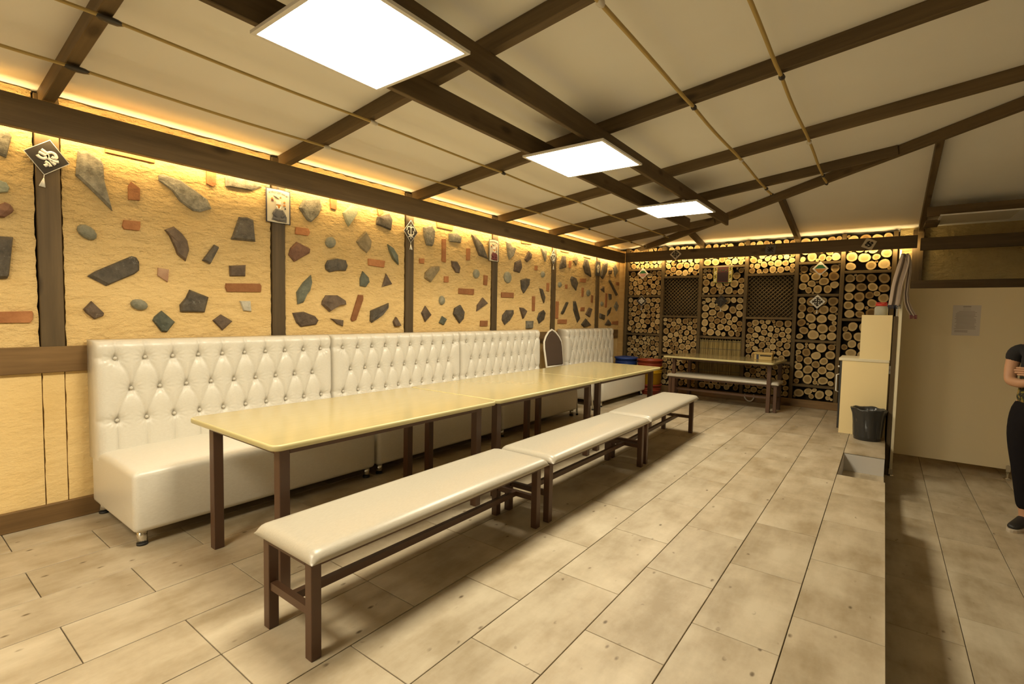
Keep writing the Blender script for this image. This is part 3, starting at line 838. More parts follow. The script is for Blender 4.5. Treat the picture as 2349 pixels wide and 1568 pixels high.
for y, xe in ((-1.89, RID), (-0.63, RID), (0.635, RID), (1.900, RID), (3.160, RID), (4.425, RID), (5.51, 0.02), (6.78, -1.83)):
    xs = -3.56
    board('rafter', (xs, y, z_left(xs) + O / 2), (xe, y, z_left(xe) + O / 2), RW, O, 'dark_beam_wood', ceil)
board('hip_rafter', (-3.50, y_hip(-3.50), z_left(-3.50) + O / 2 - 0.004), (RID, y_hip(RID), z_left(RID) + O / 2 - 0.004), 0.055, O, 'dark_beam_wood', ceil)
for x in (-2.255, -0.995, 0.292):
    ya = y_hip(x) + 0.03
    board('rafter', (x, 7.80, z_far(7.80) + O / 2), (x, ya, z_far(ya) + O / 2), RW, O, 'dark_beam_wood', ceilf)
board('purlin', (-1.978, Y0, 2.317), (-1.978, 6.20, 2.317), 0.03, 0.126, 'dark_beam_wood', ceil)
board('purlin', (-1.590, Y0, 2.362), (-1.590, 6.43, 2.362), 0.03, 0.126, 'dark_beam_wood', ceil)
board('purlin', (0.30, 6.865, 2.335), (XR, 6.865, 2.335), 0.03, 0.10, 'dark_beam_wood', ceilf)
board('purlin', (0.30, 7.22, 2.262), (0.42, 7.22, 2.262), 0.36, 0.03, 'dark_beam_wood', ceilf)

# ------------------------------------------------------------------ lamps
def panel_lamp(x, y, z, label, lit=True, brackets=True):
    S = 0.3035
    t = empty('ceiling_panel_lamp', (x, y, z)); tag(t, label, 'ceiling lamp', 'square panel lamps on the ceiling')
    bm = bmesh.new()
    for lo, hi in (((-S, -S, 0), (S, -S + 0.018, 0.013)), ((-S, S - 0.018, 0), (S, S, 0.013)), ((-S, -S + 0.018, 0), (-S + 0.018, S - 0.018, 0.013)), ((S - 0.018, -S + 0.018, 0), (S, S - 0.018, 0.013))):
        add_box(bm, lo, hi)
    add_box(bm, (-S + 0.018, -S + 0.018, 0.009), (S - 0.018, S - 0.018, 0.013))
    mk('frame', bm, 'white_frame', t)
    bm = bmesh.new(); q = S - 0.018
    bm.faces.new([bm.verts.new(p) for p in ((-q, -q, 0.003), (-q, q, 0.003), (q, q, 0.003), (q, -q, 0.003))])
    me = bpy.data.meshes.new('diffuser'); bm.to_mesh(me); bm.free(); me.materials.append(MATS['panel_light' if lit else 'diffuser_off'])
    obj('diffuser', me, t)
    if brackets:
        for sy in (-0.2, 0.2):
            mk('bracket', box((0.128, sy - 0.01, 0.012), (0.152, sy + 0.01, 0.050)), 'white_frame', t)
    return t
panel_lamp(-1.730, 1.271, 2.2415, 'lit square ceiling panel lamp nearest the near table, largest of the row')
panel_lamp(-1.730, 3.090, 2.2415, 'lit square ceiling panel lamp in the middle of the row')
panel_lamp(-1.730, 4.990, 2.2415, 'lit square ceiling panel lamp at the far end of the row, smallest')
panel_lamp(-1.730, -0.55, 2.2415, 'lit square ceiling panel lamp behind the near end of the benches')
panel_lamp(-1.730, -2.40, 2.2415, 'unseen square panel lamp near the back wall, added to brighten the ceiling')  # unseen extra lamp, added for more bounce light on the ceiling
panel_lamp(0.705, 7.055, 2.267, 'unlit square ceiling panel lamp above the grey partition', False, False)
def strip(name, p0, p1, aim, label, k=1.0):
    p0, p1 = Vector(p0), Vector(p1); m, l = beam_matrix(p0, p1)
    t = empty(name, (p0 + p1) / 2); tag(t, label, 'light strip')
    bm = box((-l / 2, -0.002, -0.005), (l / 2, 0.002, 0.005)); mm = m.copy(); mm.translation = (0, 0, 0)
    mk('tape', bm, 'strip_light', t, mm)
    ld = bpy.data.lights.new('strip_glow', 'AREA'); ld.shape = 'RECTANGLE'; ld.size = l; ld.size_y = 0.02
    ld.energy = STRIP_WATT * l * k; ld.color = STRIP_COLOR
    lo = bpy.data.objects.new('strip_glow', ld); COL.objects.link(lo); lo.parent = t
    z = -Vector(aim).normalized(); x = (p1 - p0).normalized(); y = z.cross(x)
    off = Vector(aim) * 0.004
    lo.matrix_local = Matrix(((x.x, y.x, z.x, off.x), (x.y, y.y, z.y, off.y), (x.z, y.z, z.z, off.z), (0, 0, 0, 1)))
strip('light_strip', (-3.463, Y0 + 0.05, 2.085), (-3.463, 7.50, 2.085), (-1, 0, 0), 'warm light strip hidden behind the beam of the stone-set wall')
strip('light_strip', (-3.35, 7.613, 2.085), (0.24, 7.613, 2.085), (0, 1, 0), 'warm light strip hidden behind the beam of the log wall', 0.9)

# ------------------------------------------------------------------ sofas
def sofa_back_mesh(W=1.425, H=0.985, z0=0.33):
    """buttoned back: width on y, tufted face towards +x; local x=0 at the wall side"""
    D = 0.185; R = 0.045
    bt = []
    n1 = 10
    off = (W - 0.1385 * 9) / 2
    r1 = [off + 0.1385 * k for k in range(10)]; r2 = [off + 0.069 + 0.1385 * k for k in range(9)]
    rows = [(0.885, r1), (0.713, r2), (0.540, r1)]
    segs = []
    for (za, ra), (zb, rb) in zip(rows, rows[1:]):
        for a in ra:
            for b_ in rb:
                if abs(a - b_) < 0.08: segs.append(((a, za), (b_, zb)))
    for y in r1:
        segs.append(((y, 0.885), (y, H + 0.02))); segs.append(((y, 0.540), (y, 0.33)))
    btn = [(y, z) for z, r in rows for y in r]
    # short side folds
    segs.append(((0.0, 0.89), (r1[0], 0.885))); segs.append(((r1[-1], 0.885), (W, 0.89)))
    segs.append(((0.0, 0.545), (r1[0], 0.54))); segs.append(((r1[-1], 0.54), (W, 0.545)))
    ny, nz = 240, 108
    bm = bmesh.new(); grid = []
    def depth(y, z):
        d = 0.0
        near = 9; ni = None
        for (by, bz) in btn:
            q = math.hypot(y - by, z - bz)
            if q < near: near, ni = q, (by, bz)
        d -= 0.019 * math.exp(-(near / 0.022) ** 2) + 0.009 * math.exp(-(near / 0.06) ** 2)
        if near < 0.09:
            a = math.atan2(z - ni[1], y - ni[0])
            d += 0.0022 * math.exp(-((near - 0.03) / 0.026) ** 2) * math.cos(13 * a + ni[0] * 40)
        ms = 9; side = 0
        for (p, q) in segs:
            vx, vz = q[0] - p[0], q[1] - p[1]; l2 = vx * vx + vz * vz
            t = ((y - p[0]) * vx + (z - p[1]) * vz) / l2
            if -0.05 < t < 1.05:
                t = min(1, max(0, t))
                bow = 0.012 * math.sin(math.pi * t) * (1 if vx >= 0 else -1) * (1 if abs(vx) > 0.01 else 0)
                e = math.hypot(y - p[0] - t * vx - bow, z - p[1] - t * vz)
                if e < ms: ms = e
        d -= 0.0085 * math.exp(-(ms / 0.0055) ** 2) + 0.009 * math.exp(-(ms / 0.022) ** 2)
        return d
    for j in range(nz + 1):
        z = z0 + (H - z0) * j / nz; row = []
        for i in range(ny + 1):
            y = W * i / ny
            x = D + 0.012 + depth(y, z) - 0.02 * (z - z0)
            for e in (y, W - y, H - z):
                if e < R: x -= R - math.sqrt(max(0, R * R - (R - e) ** 2))
            row.append(bm.verts.new((x, y, z)))
        grid.append(row)
    for j in range(nz):
        for i in range(ny):
            f = bm.faces.new((grid[j][i], grid[j][i + 1], grid[j + 1][i + 1], grid[j + 1][i])); f.smooth = True
    loop = [grid[j][0] for j in range(nz + 1)] + [grid[nz][i] for i in range(1, ny + 1)] + [grid[j][ny] for j in range(nz - 1, -1, -1)]
    def back(v): return bm.verts.new((0.02, v.co.y, v.co.z))
    bk = [back(v) for v in loop]
    for a, b_, c, d in zip(loop, loop[1:], bk[1:], bk): f = bm.faces.new((a, b_, c, d)); f.smooth = True
    bm.faces.new(bk)
    return mesh_from_bm('tufted_back', bm, 'white_leather'), btn, D
def make_sofa():
    W = 1.425
    t = empty('tufted_sofa')
    me, btn, D = sofa_back_mesh(W)
    obj('tufted_back', me, t)
    bm = bmesh.new(); bmesh.ops.create_icosphere(bm, subdivisions=1, radius=0.0108)
    btnm = mesh_from_bm('button', bm, 'button_leather', True)
    for (y, z) in btn:
        bo = obj('button', btnm, t); bo.location = (D - 0.014 - 0.02 * (z - 0.33), y, z)
    # seat block
    bm = box((0.03, 0.004, 0.072), (0.715, W - 0.004, 0.372), 0.028, 4)
    bmesh.ops.subdivide_edges(bm, edges=[e for e in bm.edges if e.calc_length() > 0.3], cuts=8, use_grid_fill=True)
    for v in bm.verts:
        if v.co.z > 0.3:
            a = math.sin(math.pi * min(1, max(0, v.co.y / W))) ** 0.5; b_ = math.sin(math.pi * min(1, max(0, (v.co.x) / 0.74))) ** 0.6
            v.co.z += 0.022 * a * b_ * (v.co.z - 0.3) / 0.07
    mk('seat', bm, 'white_leather', t, None, True)
    for y in (0.05, W - 0.05):
        for x in (0.05, 0.665):
            bm = bmesh.new(); add_lathe(bm, [(0.022, 0.012), (0.022, 0.075)], (x, y, 0), 16)
            lg = mk('leg', bm, 'chrome', t)
            bm = bmesh.new(); add_lathe(bm, [(0.024, 0.0), (0.024, 0.012)], (x, y, 0), 16)
            mk('foot_cap', bm, 'black_rubber', lg)
    return t
SL = ['white buttoned leather sofa section nearest the left edge, its end free', 'second white buttoned leather sofa section from the left, beside the near table', 'third white buttoned leather sofa section, just left of the banquet chair', 'farthest white buttoned leather sofa section, between banquet chair and blue bucket']
s0 = make_sofa()
for i, y in enumerate((0.775, 2.212, 3.650, 5.715)):
    s = s0 if i == 0 else copy_tree(s0)
    s.location = (-3.545, y, 0); s['label'] = SL[i]; s['category'] = 'sofa'; s['group'] = 'white tufted sofas along the stone-set wall'

# ------------------------------------------------------------------ tables
def rounded_rect(x0, y0, x1, y1, r, n=6):
    pts = []
    for cx_, cy_, a0 in ((x1 - r, y1 - r, 0), (x0 + r, y1 - r, 90), (x0 + r, y0 + r, 180), (x1 - r, y0 + r, 270)):
        for k in range(n + 1):
            a = math.radians(a0 + 90 * k / n); pts.append((cx_ + r * math.cos(a), cy_ + r * math.sin(a)))
    return pts
def make_table(LX=0.82, LY=1.405, legx=(0.112, 0.77), legy=(0.05, 1.31), top=0.637):
    t = empty('dining_table')
    pts = rounded_rect(0, 0, LX, LY, 0.04)
    bm = bmesh.new()
    prof = [(-0.004, top - 0.025), (0.0, top - 0.021), (0.0, top - 0.006), (-0.002, top - 0.002), (-0.006, top)]
    rings = []
    cx_, cy_ = LX / 2, LY / 2
    for ins, z in prof:
        rr = rounded_rect(-ins, -ins, LX + ins, LY + ins, 0.04 + ins)
        rings.append([bm.verts.new((p[0], p[1], z)) for p in rr])
    n = len(pts)
    for a, b_ in zip(rings, rings[1:]):
        for k in range(n):
            f = bm.faces.new((a[k], a[(k + 1) % n], b_[(k + 1) % n], b_[k])); f.smooth = True; f.material_index = 1
    bm.faces.new(rings[0][::-1]); bm.faces.new(rings[-1])
    mk('table_top', bm, ['yellow_laminate', 'table_edge'], t)
    zt = top - 0.025; w = 0.045
    bm = bmesh.new()
    x0, x1 = legx; y0, y1 = legy
    add_box(bm, (x0, y0 + w, zt - 0.03), (x0 + 0.025, y1 - w, zt)); add_box(bm, (x1 - 0.025, y0 + w, zt - 0.03), (x1, y1 - w, zt))
    add_box(bm, (x0 + w, y0, zt - 0.03), (x1 - w, y0 + 0.025, zt)); add_box(bm, (x0 + w, y1 - 0.025, zt - 0.03), (x1 - w, y1, zt))
    mk('apron', bm, 'brown_metal', t)
    for x in (x0, x1 - w):
        for y in (y0, y1 - w):
            mk('leg', box((x, y, 0), (x + w, y + w, zt), 0.002, 1), 'brown_metal', t)
    return t
TLB = ['nearest of the three pale yellow tables joined end to end', 'middle one of the three pale yellow tables joined end to end', 'farthest of the three pale yellow tables joined end to end']
tb0 = make_table()
for i, y in enumerate((0.970, 2.380, 3.790)):
    tb = tb0 if i == 0 else copy_tree(tb0)
    tb.location = (-2.700 + (0, 0.0, -0.008)[i], y, (0, 0.002, 0.001)[i]); tb['label'] = TLB[i]; tb['category'] = 'table'; tb['group'] = 'yellow-topped dining tables'
ft = copy_tree(tb0)
ft.rotation_euler = (0, 0, math.radians(90 - 2.5)); ft.location = (-1.055, 6.735, 0)
ft['label'] = 'pale yellow table standing crosswise in front of the log wall'

# ------------------------------------------------------------------ benches
def cushion(W, Ld, z0, z1, R, crown):
    nx, ny = 14, 40
    bm = bmesh.new(); top = []; bot = []
    def edge(u, l):          # denser sampling near edges
        return l * (0.5 - 0.5 * math.cos(math.pi * u))
    for j in range(ny + 1):
        rt, rb = [], []
        for i in range(nx + 1):
            x, y = edge(i / nx, W), edge(j / ny, Ld)
            h = 0
            for e in (x, W - x, y, Ld - y):
                if e < R: h += R - math.sqrt(max(0, R * R - (R - e) ** 2))
            h = min(h, R)
            c = crown * (math.sin(math.pi * x / W) ** 0.7) * (math.sin(math.pi * y / Ld) ** 0.4)
            rt.append(bm.verts.new((x, y, z1 - h + c)))
            if i in (0, nx) or j in (0, ny): rb.append(None)
            else: rb.append(None)
        top.append(rt)
    for j in range(ny):
        for i in range(nx):
            f = bm.faces.new((top[j][i], top[j][i + 1], top[j + 1][i + 1], top[j + 1][i])); f.smooth = True
    loop = [top[0][i] for i in range(nx + 1)] + [top[j][nx] for j in range(1, ny + 1)] + [top[ny][i] for i in range(nx - 1, -1, -1)] + [top[j][0] for j in range(ny - 1, 0, -1)]
    n = len(loop)
    low = [bm.verts.new((min(max(v.co.x, 0.012), W - 0.012), min(max(v.co.y, 0.012), Ld - 0.012), z0)) for v in loop]
    for k in range(n): f = bm.faces.new((loop[k], loop[(k + 1) % n], low[(k + 1) % n], low[k])); f.smooth = True
    bm.faces.new(low)
    return bm
def make_bench(W=0.385, Ld=1.412):
    t = empty('upholstered_bench')
    mk('seat_cushion', cushion(W, Ld, 0.345, 0.386, 0.034, 0.010), 'cream_leather', t)
    w = 0.038; x0, x1 = 0.028, 0.344; y0, y1 = 0.022, 1.390
    bm = bmesh.new()
    add_box(bm, (x0, y0 + w, 0.322), (x0 + 0.025, y1 - w, 0.345)); add_box(bm, (x1 - 0.025, y0 + w, 0.322), (x1, y1 - w, 0.345))
    add_box(bm, (x0 + w, y0, 0.322), (x1 - w, y0 + 0.025, 0.345)); add_box(bm, (x0 + w, y1 - 0.025, 0.322), (x1 - w, y1, 0.345))
    mk('seat_frame', bm, 'brown_metal', t)
    for x in (x0, x1 - w):
        for y in (y0, y1 - w): mk('leg', box((x, y, 0), (x + w, y + w, 0.345), 0.002, 1), 'brown_metal', t)
    for y in (y0 + 0.006, y1 - 0.031):
        mk('cross_rail', box((x0 + w, y, 0.148), (x1 - w, y + 0.025, 0.176)), 'brown_metal', t)
    xm = (x0 + x1) / 2
    mk('stretcher', box((xm - 0.0125, y0 + 0.031, 0.148), (xm + 0.0125, y1 - 0.031, 0.176)), 'brown_metal', t)
    return t
BL = ['nearest of the three white padded benches in a row', 'middle one of the three white padded benches in a row', 'farthest of the three white padded benches in a row']
b0 = make_bench()
for i, (x, y, a) in enumerate(((-1.812, 0.858, 0.0), (-1.803, 2.298, 0.0), (-1.806, 3.722, 2.0))):
    b = b0 if i == 0 else copy_tree(b0)
    b.location = (x, y, 0); b.rotation_euler = (0, 0, math.radians(a)); b['label'] = BL[i]; b['category'] = 'bench'; b['group'] = 'white padded benches on brown metal legs'
fbn = copy_tree(b0)
fbn.rotation_euler = (0, 0, math.radians(90)); fbn.location = (-1.012, 6.872, 0)
fbn['label'] = 'white padded bench pushed under the crosswise table by the log wall'

# ------------------------------------------------------------------ banquet chair
def make_chair():
    t = empty('banquet_chair', (-3.075, 5.30, 0)); tag(t, 'white-framed banquet chair with pointed dark brown back between two sofas', 'chair')
    # faces +x; local origin at floor centre
    # side frames: back posts lean, front legs
    def back_at(z): return -0.205 - max(0, z - 0.40) * 0.13
    arch = []
    for (y, z) in ((-0.175, 0.40), (-0.192, 0.60), (-0.205, 0.76), (-0.195, 0.84), (-0.15, 0.90), (-0.08, 0.955), (0.0, 0.985), (0.08, 0.955), (0.15, 0.90), (0.195, 0.84), (0.205, 0.76), (0.192, 0.60), (0.175, 0.40)):
        arch.append((back_at(z), y, z))
    mk('back_frame', add_tube(bmesh.new(), arch, 0.0125, 8), 'chair_frame_white', t)
    mk('back_rail', add_tube(bmesh.new(), [(back_at(0.53), -0.185, 0.53), (back_at(0.53), 0.185, 0.53)], 0.011, 8), 'chair_frame_white', t)
    pts = [(-0.175, 0.545), (0.175, 0.545), (0.182, 0.62), (0.190, 0.76), (0.180, 0.83), (0.14, 0.885), (0.075, 0.937), (0.0, 0.962), (-0.075, 0.937), (-0.14, 0.885), (-0.180, 0.83), (-0.190, 0.76), (-0.182, 0.62)]
    bm = bmesh.new(); add_prism(bm, pts, 'x', -0.014, 0.022, bev=0.010)
    for v in bm.verts: v.co.x += back_at(v.co.z)
    mk('backrest', bm, 'chair_fabric', t)
    mk('seat', cushion(0.42, 0.42, 0.385, 0.440, 0.04, 0.012), 'chair_fabric', t, Matrix.Translation((-0.205, -0.21, 0)))
    mk('seat_frame', add_tube(bmesh.new(), [(-0.20, -0.19, 0.375), (0.20, -0.19, 0.375), (0.20, 0.19, 0.375), (-0.20, 0.19, 0.375)], 0.011, 8, True), 'chair_frame_white', t)
    for sx, sy in ((1, -1), (1, 1), (-1, -1), (-1, 1)):
        lg = mk('leg', add_tube(bmesh.new(), [(sx * 0.195, sy * 0.185, 0.385), (sx * 0.225, sy * 0.195, 0.012)], 0.0115, 8), 'chair_frame_white', t)
        mk('foot_cap', add_tube(bmesh.new(), [(sx * 0.2245, sy * 0.195, 0.018), (sx * 0.226, sy * 0.195, 0.0)], 0.0145, 8), 'black_rubber', lg)
make_chair()

# ------------------------------------------------------------------ buckets in the far corner
def bucket(name, loc, r0, r1, h, mat, label, cat, lid=False):
    t = empty(name, loc); tag(t, label, cat)
    bm = bmesh.new()
    add_lathe(bm, [(r0, 0.0), (r1, h), (r1 + 0.008, h - 0.004), (r1 + 0.012, h + 0.004), (r1 + 0.008, h + 0.012), (r1 - 0.004, h + 0.010), (r1 - 0.008, h - 0.01), (r0 - 0.006, 0.012)], (0, 0, 0), 32, cap1=True)
    mk('body', bm, mat, t)
    bm = bmesh.new()
    for z in (h - 0.05, h - 0.075): 
        rr = r0 + (r1 - r0) * z / h
        add_lathe(bm, [(rr, z - 0.006), (rr + 0.006, z), (rr, z + 0.006)], (0, 0, 0), 32, cap0=False, cap1=False)
    mk('rib', bm, mat, t)
    if lid:
        bm = bmesh.new(); add_lathe(bm, [(r1 + 0.010, h + 0.005), (r1 + 0.016, h + 0.012), (r1 + 0.010, h + 0.024), (r1 - 0.02, h + 0.024), (r1 - 0.03, h + 0.016)], (0, 0, 0), 32)
        mk('lid', bm, mat, t)
    return t
bucket('plastic_barrel', (-3.255, 7.37, 0), 0.150, 0.170, 0.510, 'bucket_blue', 'blue plastic barrel in the corner behind the last sofa', 'bucket', True)
bucket('plastic_basin', (-2.85, 7.34, 0), 0.165, 0.178, 0.140, 'bucket_red', 'red plastic basin on the floor under the yellow bucket', 'bucket')
bucket('plastic_bucket', (-2.85, 7.34, 0.153), 0.168, 0.182, 0.255, 'bucket_yellow', 'yellow plastic bucket standing on the red basin', 'bucket')
bucket('plastic_bucket', (-2.85, 7.34, 0.421), 0.178, 0.186, 0.090, 'bucket_red', 'shallow red plastic bucket on top of the yellow one', 'bucket')

# ------------------------------------------------------------------ box on the crosswise table
def table_box():
    t = empty('wooden_caddy', (-1.25, 7.20, 0.637), ); tag(t, 'small wooden box with dark slots on the crosswise table', 'box')
    mk('body', box((-0.105, -0.06, 0), (0.105, 0.06, 0.075), 0.004, 1), 'box_wood', t)
    mk('rim', box((-0.112, -0.067, 0.078 - 0.003), (0.112, 0.067, 0.098), 0.003, 1), 'box_wood', t)
    mk('slot', box((-0.035, -0.066, 0.052), (0.095, -0.059, 0.066)), 'gap_black', t)
    mk('slot', box((-0.078, -0.066, 0.006), (-0.052, -0.059, 0.07)), 'felt_navy', t)
table_box()

# ------------------------------------------------------------------ cabinet, box, jar, bin
def cabinet():
    t = empty('cabinet', (-0.35, 6.195, 0)); tag(t, 'white laminate cabinet with black door beside the black waste bin', 'cabinet')
    mk('side_panel', box((0.016, 0, 0.0), (0.405, 0.018, 0.757)), 'white_board', t)
    mk('body', box((0.016, 0.018, 0.03), (0.405, 0.46, 0.757)), 'white_board', t)
    mk('plinth', box((0.04, 0.03, 0.0), (0.405, 0.45, 0.03)), 'black_door', t)
    d = mk('door', box((-0.004, 0.004, 0.045), (0.016, 0.455, 0.75), 0.002, 1), 'black_door', t)
    mk('handle', add_tube(bmesh.new(), [(-0.004, 0.06, 0.42), (-0.03, 0.06, 0.43), (-0.03, 0.06, 0.60), (-0.004, 0.06, 0.61)], 0.006, 8), 'white_plastic', d)
    mk('knob', add_tube(bmesh.new(), [(-0.004, 0.06, 0.69), (-0.022, 0.06, 0.69)], 0.009, 8), 'white_plastic', d)
    mk('worktop', box((-0.014, -0.006, 0.757), (0.408, 0.465, 0.787), 0.004, 1), 'board_edge', t)
    u = empty('cupboard_box', (-0.19, 6.195, 0.787)); tag(u, 'tall white box unit standing on the white cabinet', 'box')
    mk('side_panel', box((0, 0, 0), (0.25, 0.018, 0.448)), 'white_board', u)
    mk('carcass', box((0, 0.018, 0), (0.25, 0.36, 0.448)), 'white_board', u)
    mk('back_panel', box((0.232, 0.018, 0.448), (0.25, 0.36, 0.449)), 'white_board', u)
cabinet()
def jar():
    t = empty('glass_jar', (-0.035, 6.36, 1.2355)); tag(t, 'glass jar with a red lid on the white box unit', 'jar')
    bm = bmesh.new()
    add_lathe(bm, [(0.052, 0.0), (0.058, 0.006), (0.058, 0.075), (0.045, 0.092), (0.043, 0.104), (0.040, 0.104), (0.042, 0.092), (0.054, 0.074), (0.054, 0.008), (0.049, 0.004)], (0, 0, 0), 24)
    mk('glass', bm, 'jar_glass', t)
    bm = bmesh.new(); add_lathe(bm, [(0.050, 0.094), (0.050, 0.112), (0.048, 0.120), (0.046, 0.120), (0.046, 0.113), (0.02, 0.113)], (0, 0, 0), 24)
    mk('lid', bm, 'jar_lid_red', t)
    mk('lid_handle', add_tube(bmesh.new(), [(-0.044, 0, 0.108), (-0.046, 0, 0.128), (0.046, 0, 0.128), (0.044, 0, 0.108)], 0.005, 6), 'jar_lid_red', t)
jar()
def waste_bin():
    t = empty('waste_bin', (-0.085, 6.028, 0)); tag(t, 'waste bin lined with a black bag in front of the white cabinet', 'bin')
    mk('body', add_lathe(bmesh.new(), [(0.108, 0.0), (0.112, 0.004), (0.126, 0.24), (0.120, 0.24), (0.106, 0.01)], (0, 0, 0), 28), 'bag_black', t)
    rr = random.Random(4); bm = bmesh.new(); rings = []
    seg = 56
    prof = [(0.116, 0.03), (0.122, 0.12), (0.127, 0.20), (0.135, 0.255), (0.146, 0.292), (0.150, 0.306), (0.142, 0.310), (0.128, 0.300), (0.118, 0.262), (0.112, 0.18), (0.104, 0.05)]
    for i, (r, z) in enumerate(prof):
        ring = []
        for k in range(seg):
            a = 6.2832 * k / seg
            w = 0.0035 * math.sin(9 * a + i * 0.5) + 0.0025 * math.sin(17 * a + i) + 0.003 * noise.noise(Vector((math.cos(a) * 4, math.sin(a) * 4, i * 0.6)))
            zz = z + (0.012 * noise.noise(Vector((math.cos(a) * 2.5, math.sin(a) * 2.5, 5))) if 3 < i < 8 else 0)
            ring.append(bm.verts.new(((r + w) * math.cos(a), (r + w) * math.sin(a), zz)))
        rings.append(ring)
    for a, b_ in zip(rings, rings[1:]):
        for k in range(seg): f = bm.faces.new((a[k], a[(k + 1) % seg], b_[(k + 1) % seg], b_[k])); f.smooth = True
    mk('bin_bag', bm, 'bag_black', t)
waste_bin()

# ------------------------------------------------------------------ partition, post, scarf, notice
def partition():
    t = empty('partition', (0.107, 6.05, ZL)); tag(t, 'grey laminate partition on metal feet beside the raised floor', 'partition')
    mk('end_panel', box((0.0, 0.0, 0.070), (0.022, 0.70, 2.120)), 'board_edge', t)
    mk('panel', box((0.022, 0.690, 0.088), (2.57, 0.712, 1.862)), 'grey_laminate', t)
    def foot(x, y, top):
        bm = bmesh.new(); add_lathe(bm, [(0.028, 0.0), (0.026, 0.008), (0.010, 0.010), (0.010, top)], (x, y, 0), 16)
        f = mk('foot', bm, 'chrome', t)
        mk('bracket', box((x - 0.016, y - 0.013, top - 0.06), (x + 0.016, y + 0.001 if y > 0.6 else y + 0.013, top)), 'chrome', f)
    foot(0.011, 0.03, 0.075)
    for x in (0.925, 1.80): foot(x, 0.678, 0.130)
partition()
pw = board('wooden_post', (0.086, 6.10, ZL), (0.086, 6.10, 1.225), 0.034, 0.05, 'dark_beam_wood', None, up=(0, 1, 0)); tag(pw, 'dark wooden post standing between white cabinet and grey partition', 'post')
def notice():
    t = empty('notice', (0.655, 6.738, 1.047)); tag(t, 'printed notice in a clear sleeve on the grey partition', 'notice')
    mk('sheet', box((-0.106, -0.001, 0.0), (0.104, 0.0015, 0.305)), 'paper', t)
    rr = random.Random(3)
    spec = [(0.0, 0.03, 0.288, 0.010), (0.0, 0.028, 0.276, 0.004), (0.0, 0.030, 0.258, 0.004), (0.0, 0.060, 0.242, 0.005), (0.0, 0.075, 0.230, 0.005)]
    for i in range(13): spec.append((-0.006 + rr.uniform(-0.006, 0.004), 0.082 - rr.uniform(0, 0.016), 0.216 - 0.0125 * i, 0.006))
    spec += [(-0.035, 0.05, 0.046, 0.007), (-0.035, 0.05, 0.034, 0.007)]
    for (x, w, z, h) in spec:
        mk('text_line', box((x - w, -0.0016, z), (x + w, -0.0011, z + h * 0.7)), 'print_grey', t)
notice()
def scarf():
    t = empty('striped_cloth', (0.118, 6.05, 1.784)); tag(t, 'striped brown and cream cloth draped over the partition end', 'cloth')
    def tail(rows, y0, ph):
        """rows: (cx, z, half width, y) ; a pleated strip with real thickness"""
        bm = bmesh.new(); ul = bm.loops.layers.uv.new('ring'); n = 14; sh = []
        for side in (0, 1):
            g = []
            for i, (cx_, z, hw, y) in enumerate(rows):
                row = []
                for k in range(n + 1):
                    u = k / n
                    fold = 0.009 * math.sin(u * 11 + ph + i * 0.10) + 0.004 * math.sin(u * 23 + i * 0.2)
                    row.append(bm.verts.new((cx_ + (2 * u - 1) * hw, y + fold + 0.003 * side, z + 0.004 * math.sin(u * 6 + ph))))
                g.append(row)
            sh.append(g)
        def quad(a, b_, c, d, uv):
            f = bm.faces.new((a, b_, c, d)); f.smooth = True
            for lp, q in zip(f.loops, uv): lp[ul].uv = q
        m = len(rows)
        for g in sh:
            for i in range(m - 1):
                for k in range(n): quad(g[i][k], g[i][k + 1], g[i + 1][k + 1], g[i + 1][k], [(a / n, b2 / m) for a, b2 in ((k, i), (k + 1, i), (k + 1, i + 1), (k, i + 1))])
        for i in range(m - 1):
            for k in (0, n): quad(sh[0][i][k], sh[1][i][k], sh[1][i + 1][k], sh[0][i + 1][k], [(k / n, i / m)] * 4)
        return bm
    over = [(0.0, 0.012, 0.020, 0.05), (-0.002, 0.030, 0.024, 0.02), (0.004, 0.036, 0.026, 0.0), (0.006, 0.026, 0.030, -0.022)]
    left = over + [(0.004, 0.0, 0.036, -0.034), (-0.002, -0.06, 0.044, -0.038), (-0.014, -0.13, 0.046, -0.040), (-0.028, -0.20, 0.046, -0.040), (-0.040, -0.28, 0.045, -0.038), (-0.046, -0.36, 0.046, -0.036), (-0.050, -0.42, 0.047, -0.034), (-0.054, -0.455, 0.047, -0.034)]
    right = over + [(0.022, 0.0, 0.026, -0.026), (0.038, -0.06, 0.022, -0.030), (0.043, -0.14, 0.020, -0.030), (0.036, -0.24, 0.018, -0.028), (0.032, -0.34, 0.019, -0.028), (0.040, -0.42, 0.021, -0.028), (0.062, -0.49, 0.025, -0.028), (0.094, -0.55, 0.026, -0.028)]
    def dense(rows):
        out = []
        for a, b_ in zip(rows, rows[1:]):
            for s in (0, 0.5): out.append(tuple(a[i] + (b_[i] - a[i]) * s for i in range(4)))
        return out + [rows[-1]]
    for nm, rows, ph in (('near_tail', dense(left), 0.0), ('far_tail', dense(right), 2.0)):
        me = bpy.data.meshes.new(nm); bm = tail(rows, 0, ph); bmesh.ops.recalc_face_normals(bm, faces=bm.faces[:]); bm.to_mesh(me); bm.free(); me.materials.append(MATS['striped_cloth'])
        obj(nm, me, t)
    for rows, mat in ((left, 'felt_navy'), (right, 'felt_maroon')):
        cx_, z, hw, y = rows[-1]; bm = bmesh.new(); rr = random.Random(6)
        for k in range(16):
            x = cx_ + (2 * k / 15 - 1) * hw
            add_tube(bm, [(x, y, z + 0.004), (x + rr.uniform(-0.006, 0.006), y + rr.uniform(-0.006, 0.006), z - 0.032)], 0.0024, 5)
        mk('fringe', bm, mat, t)
scarf()
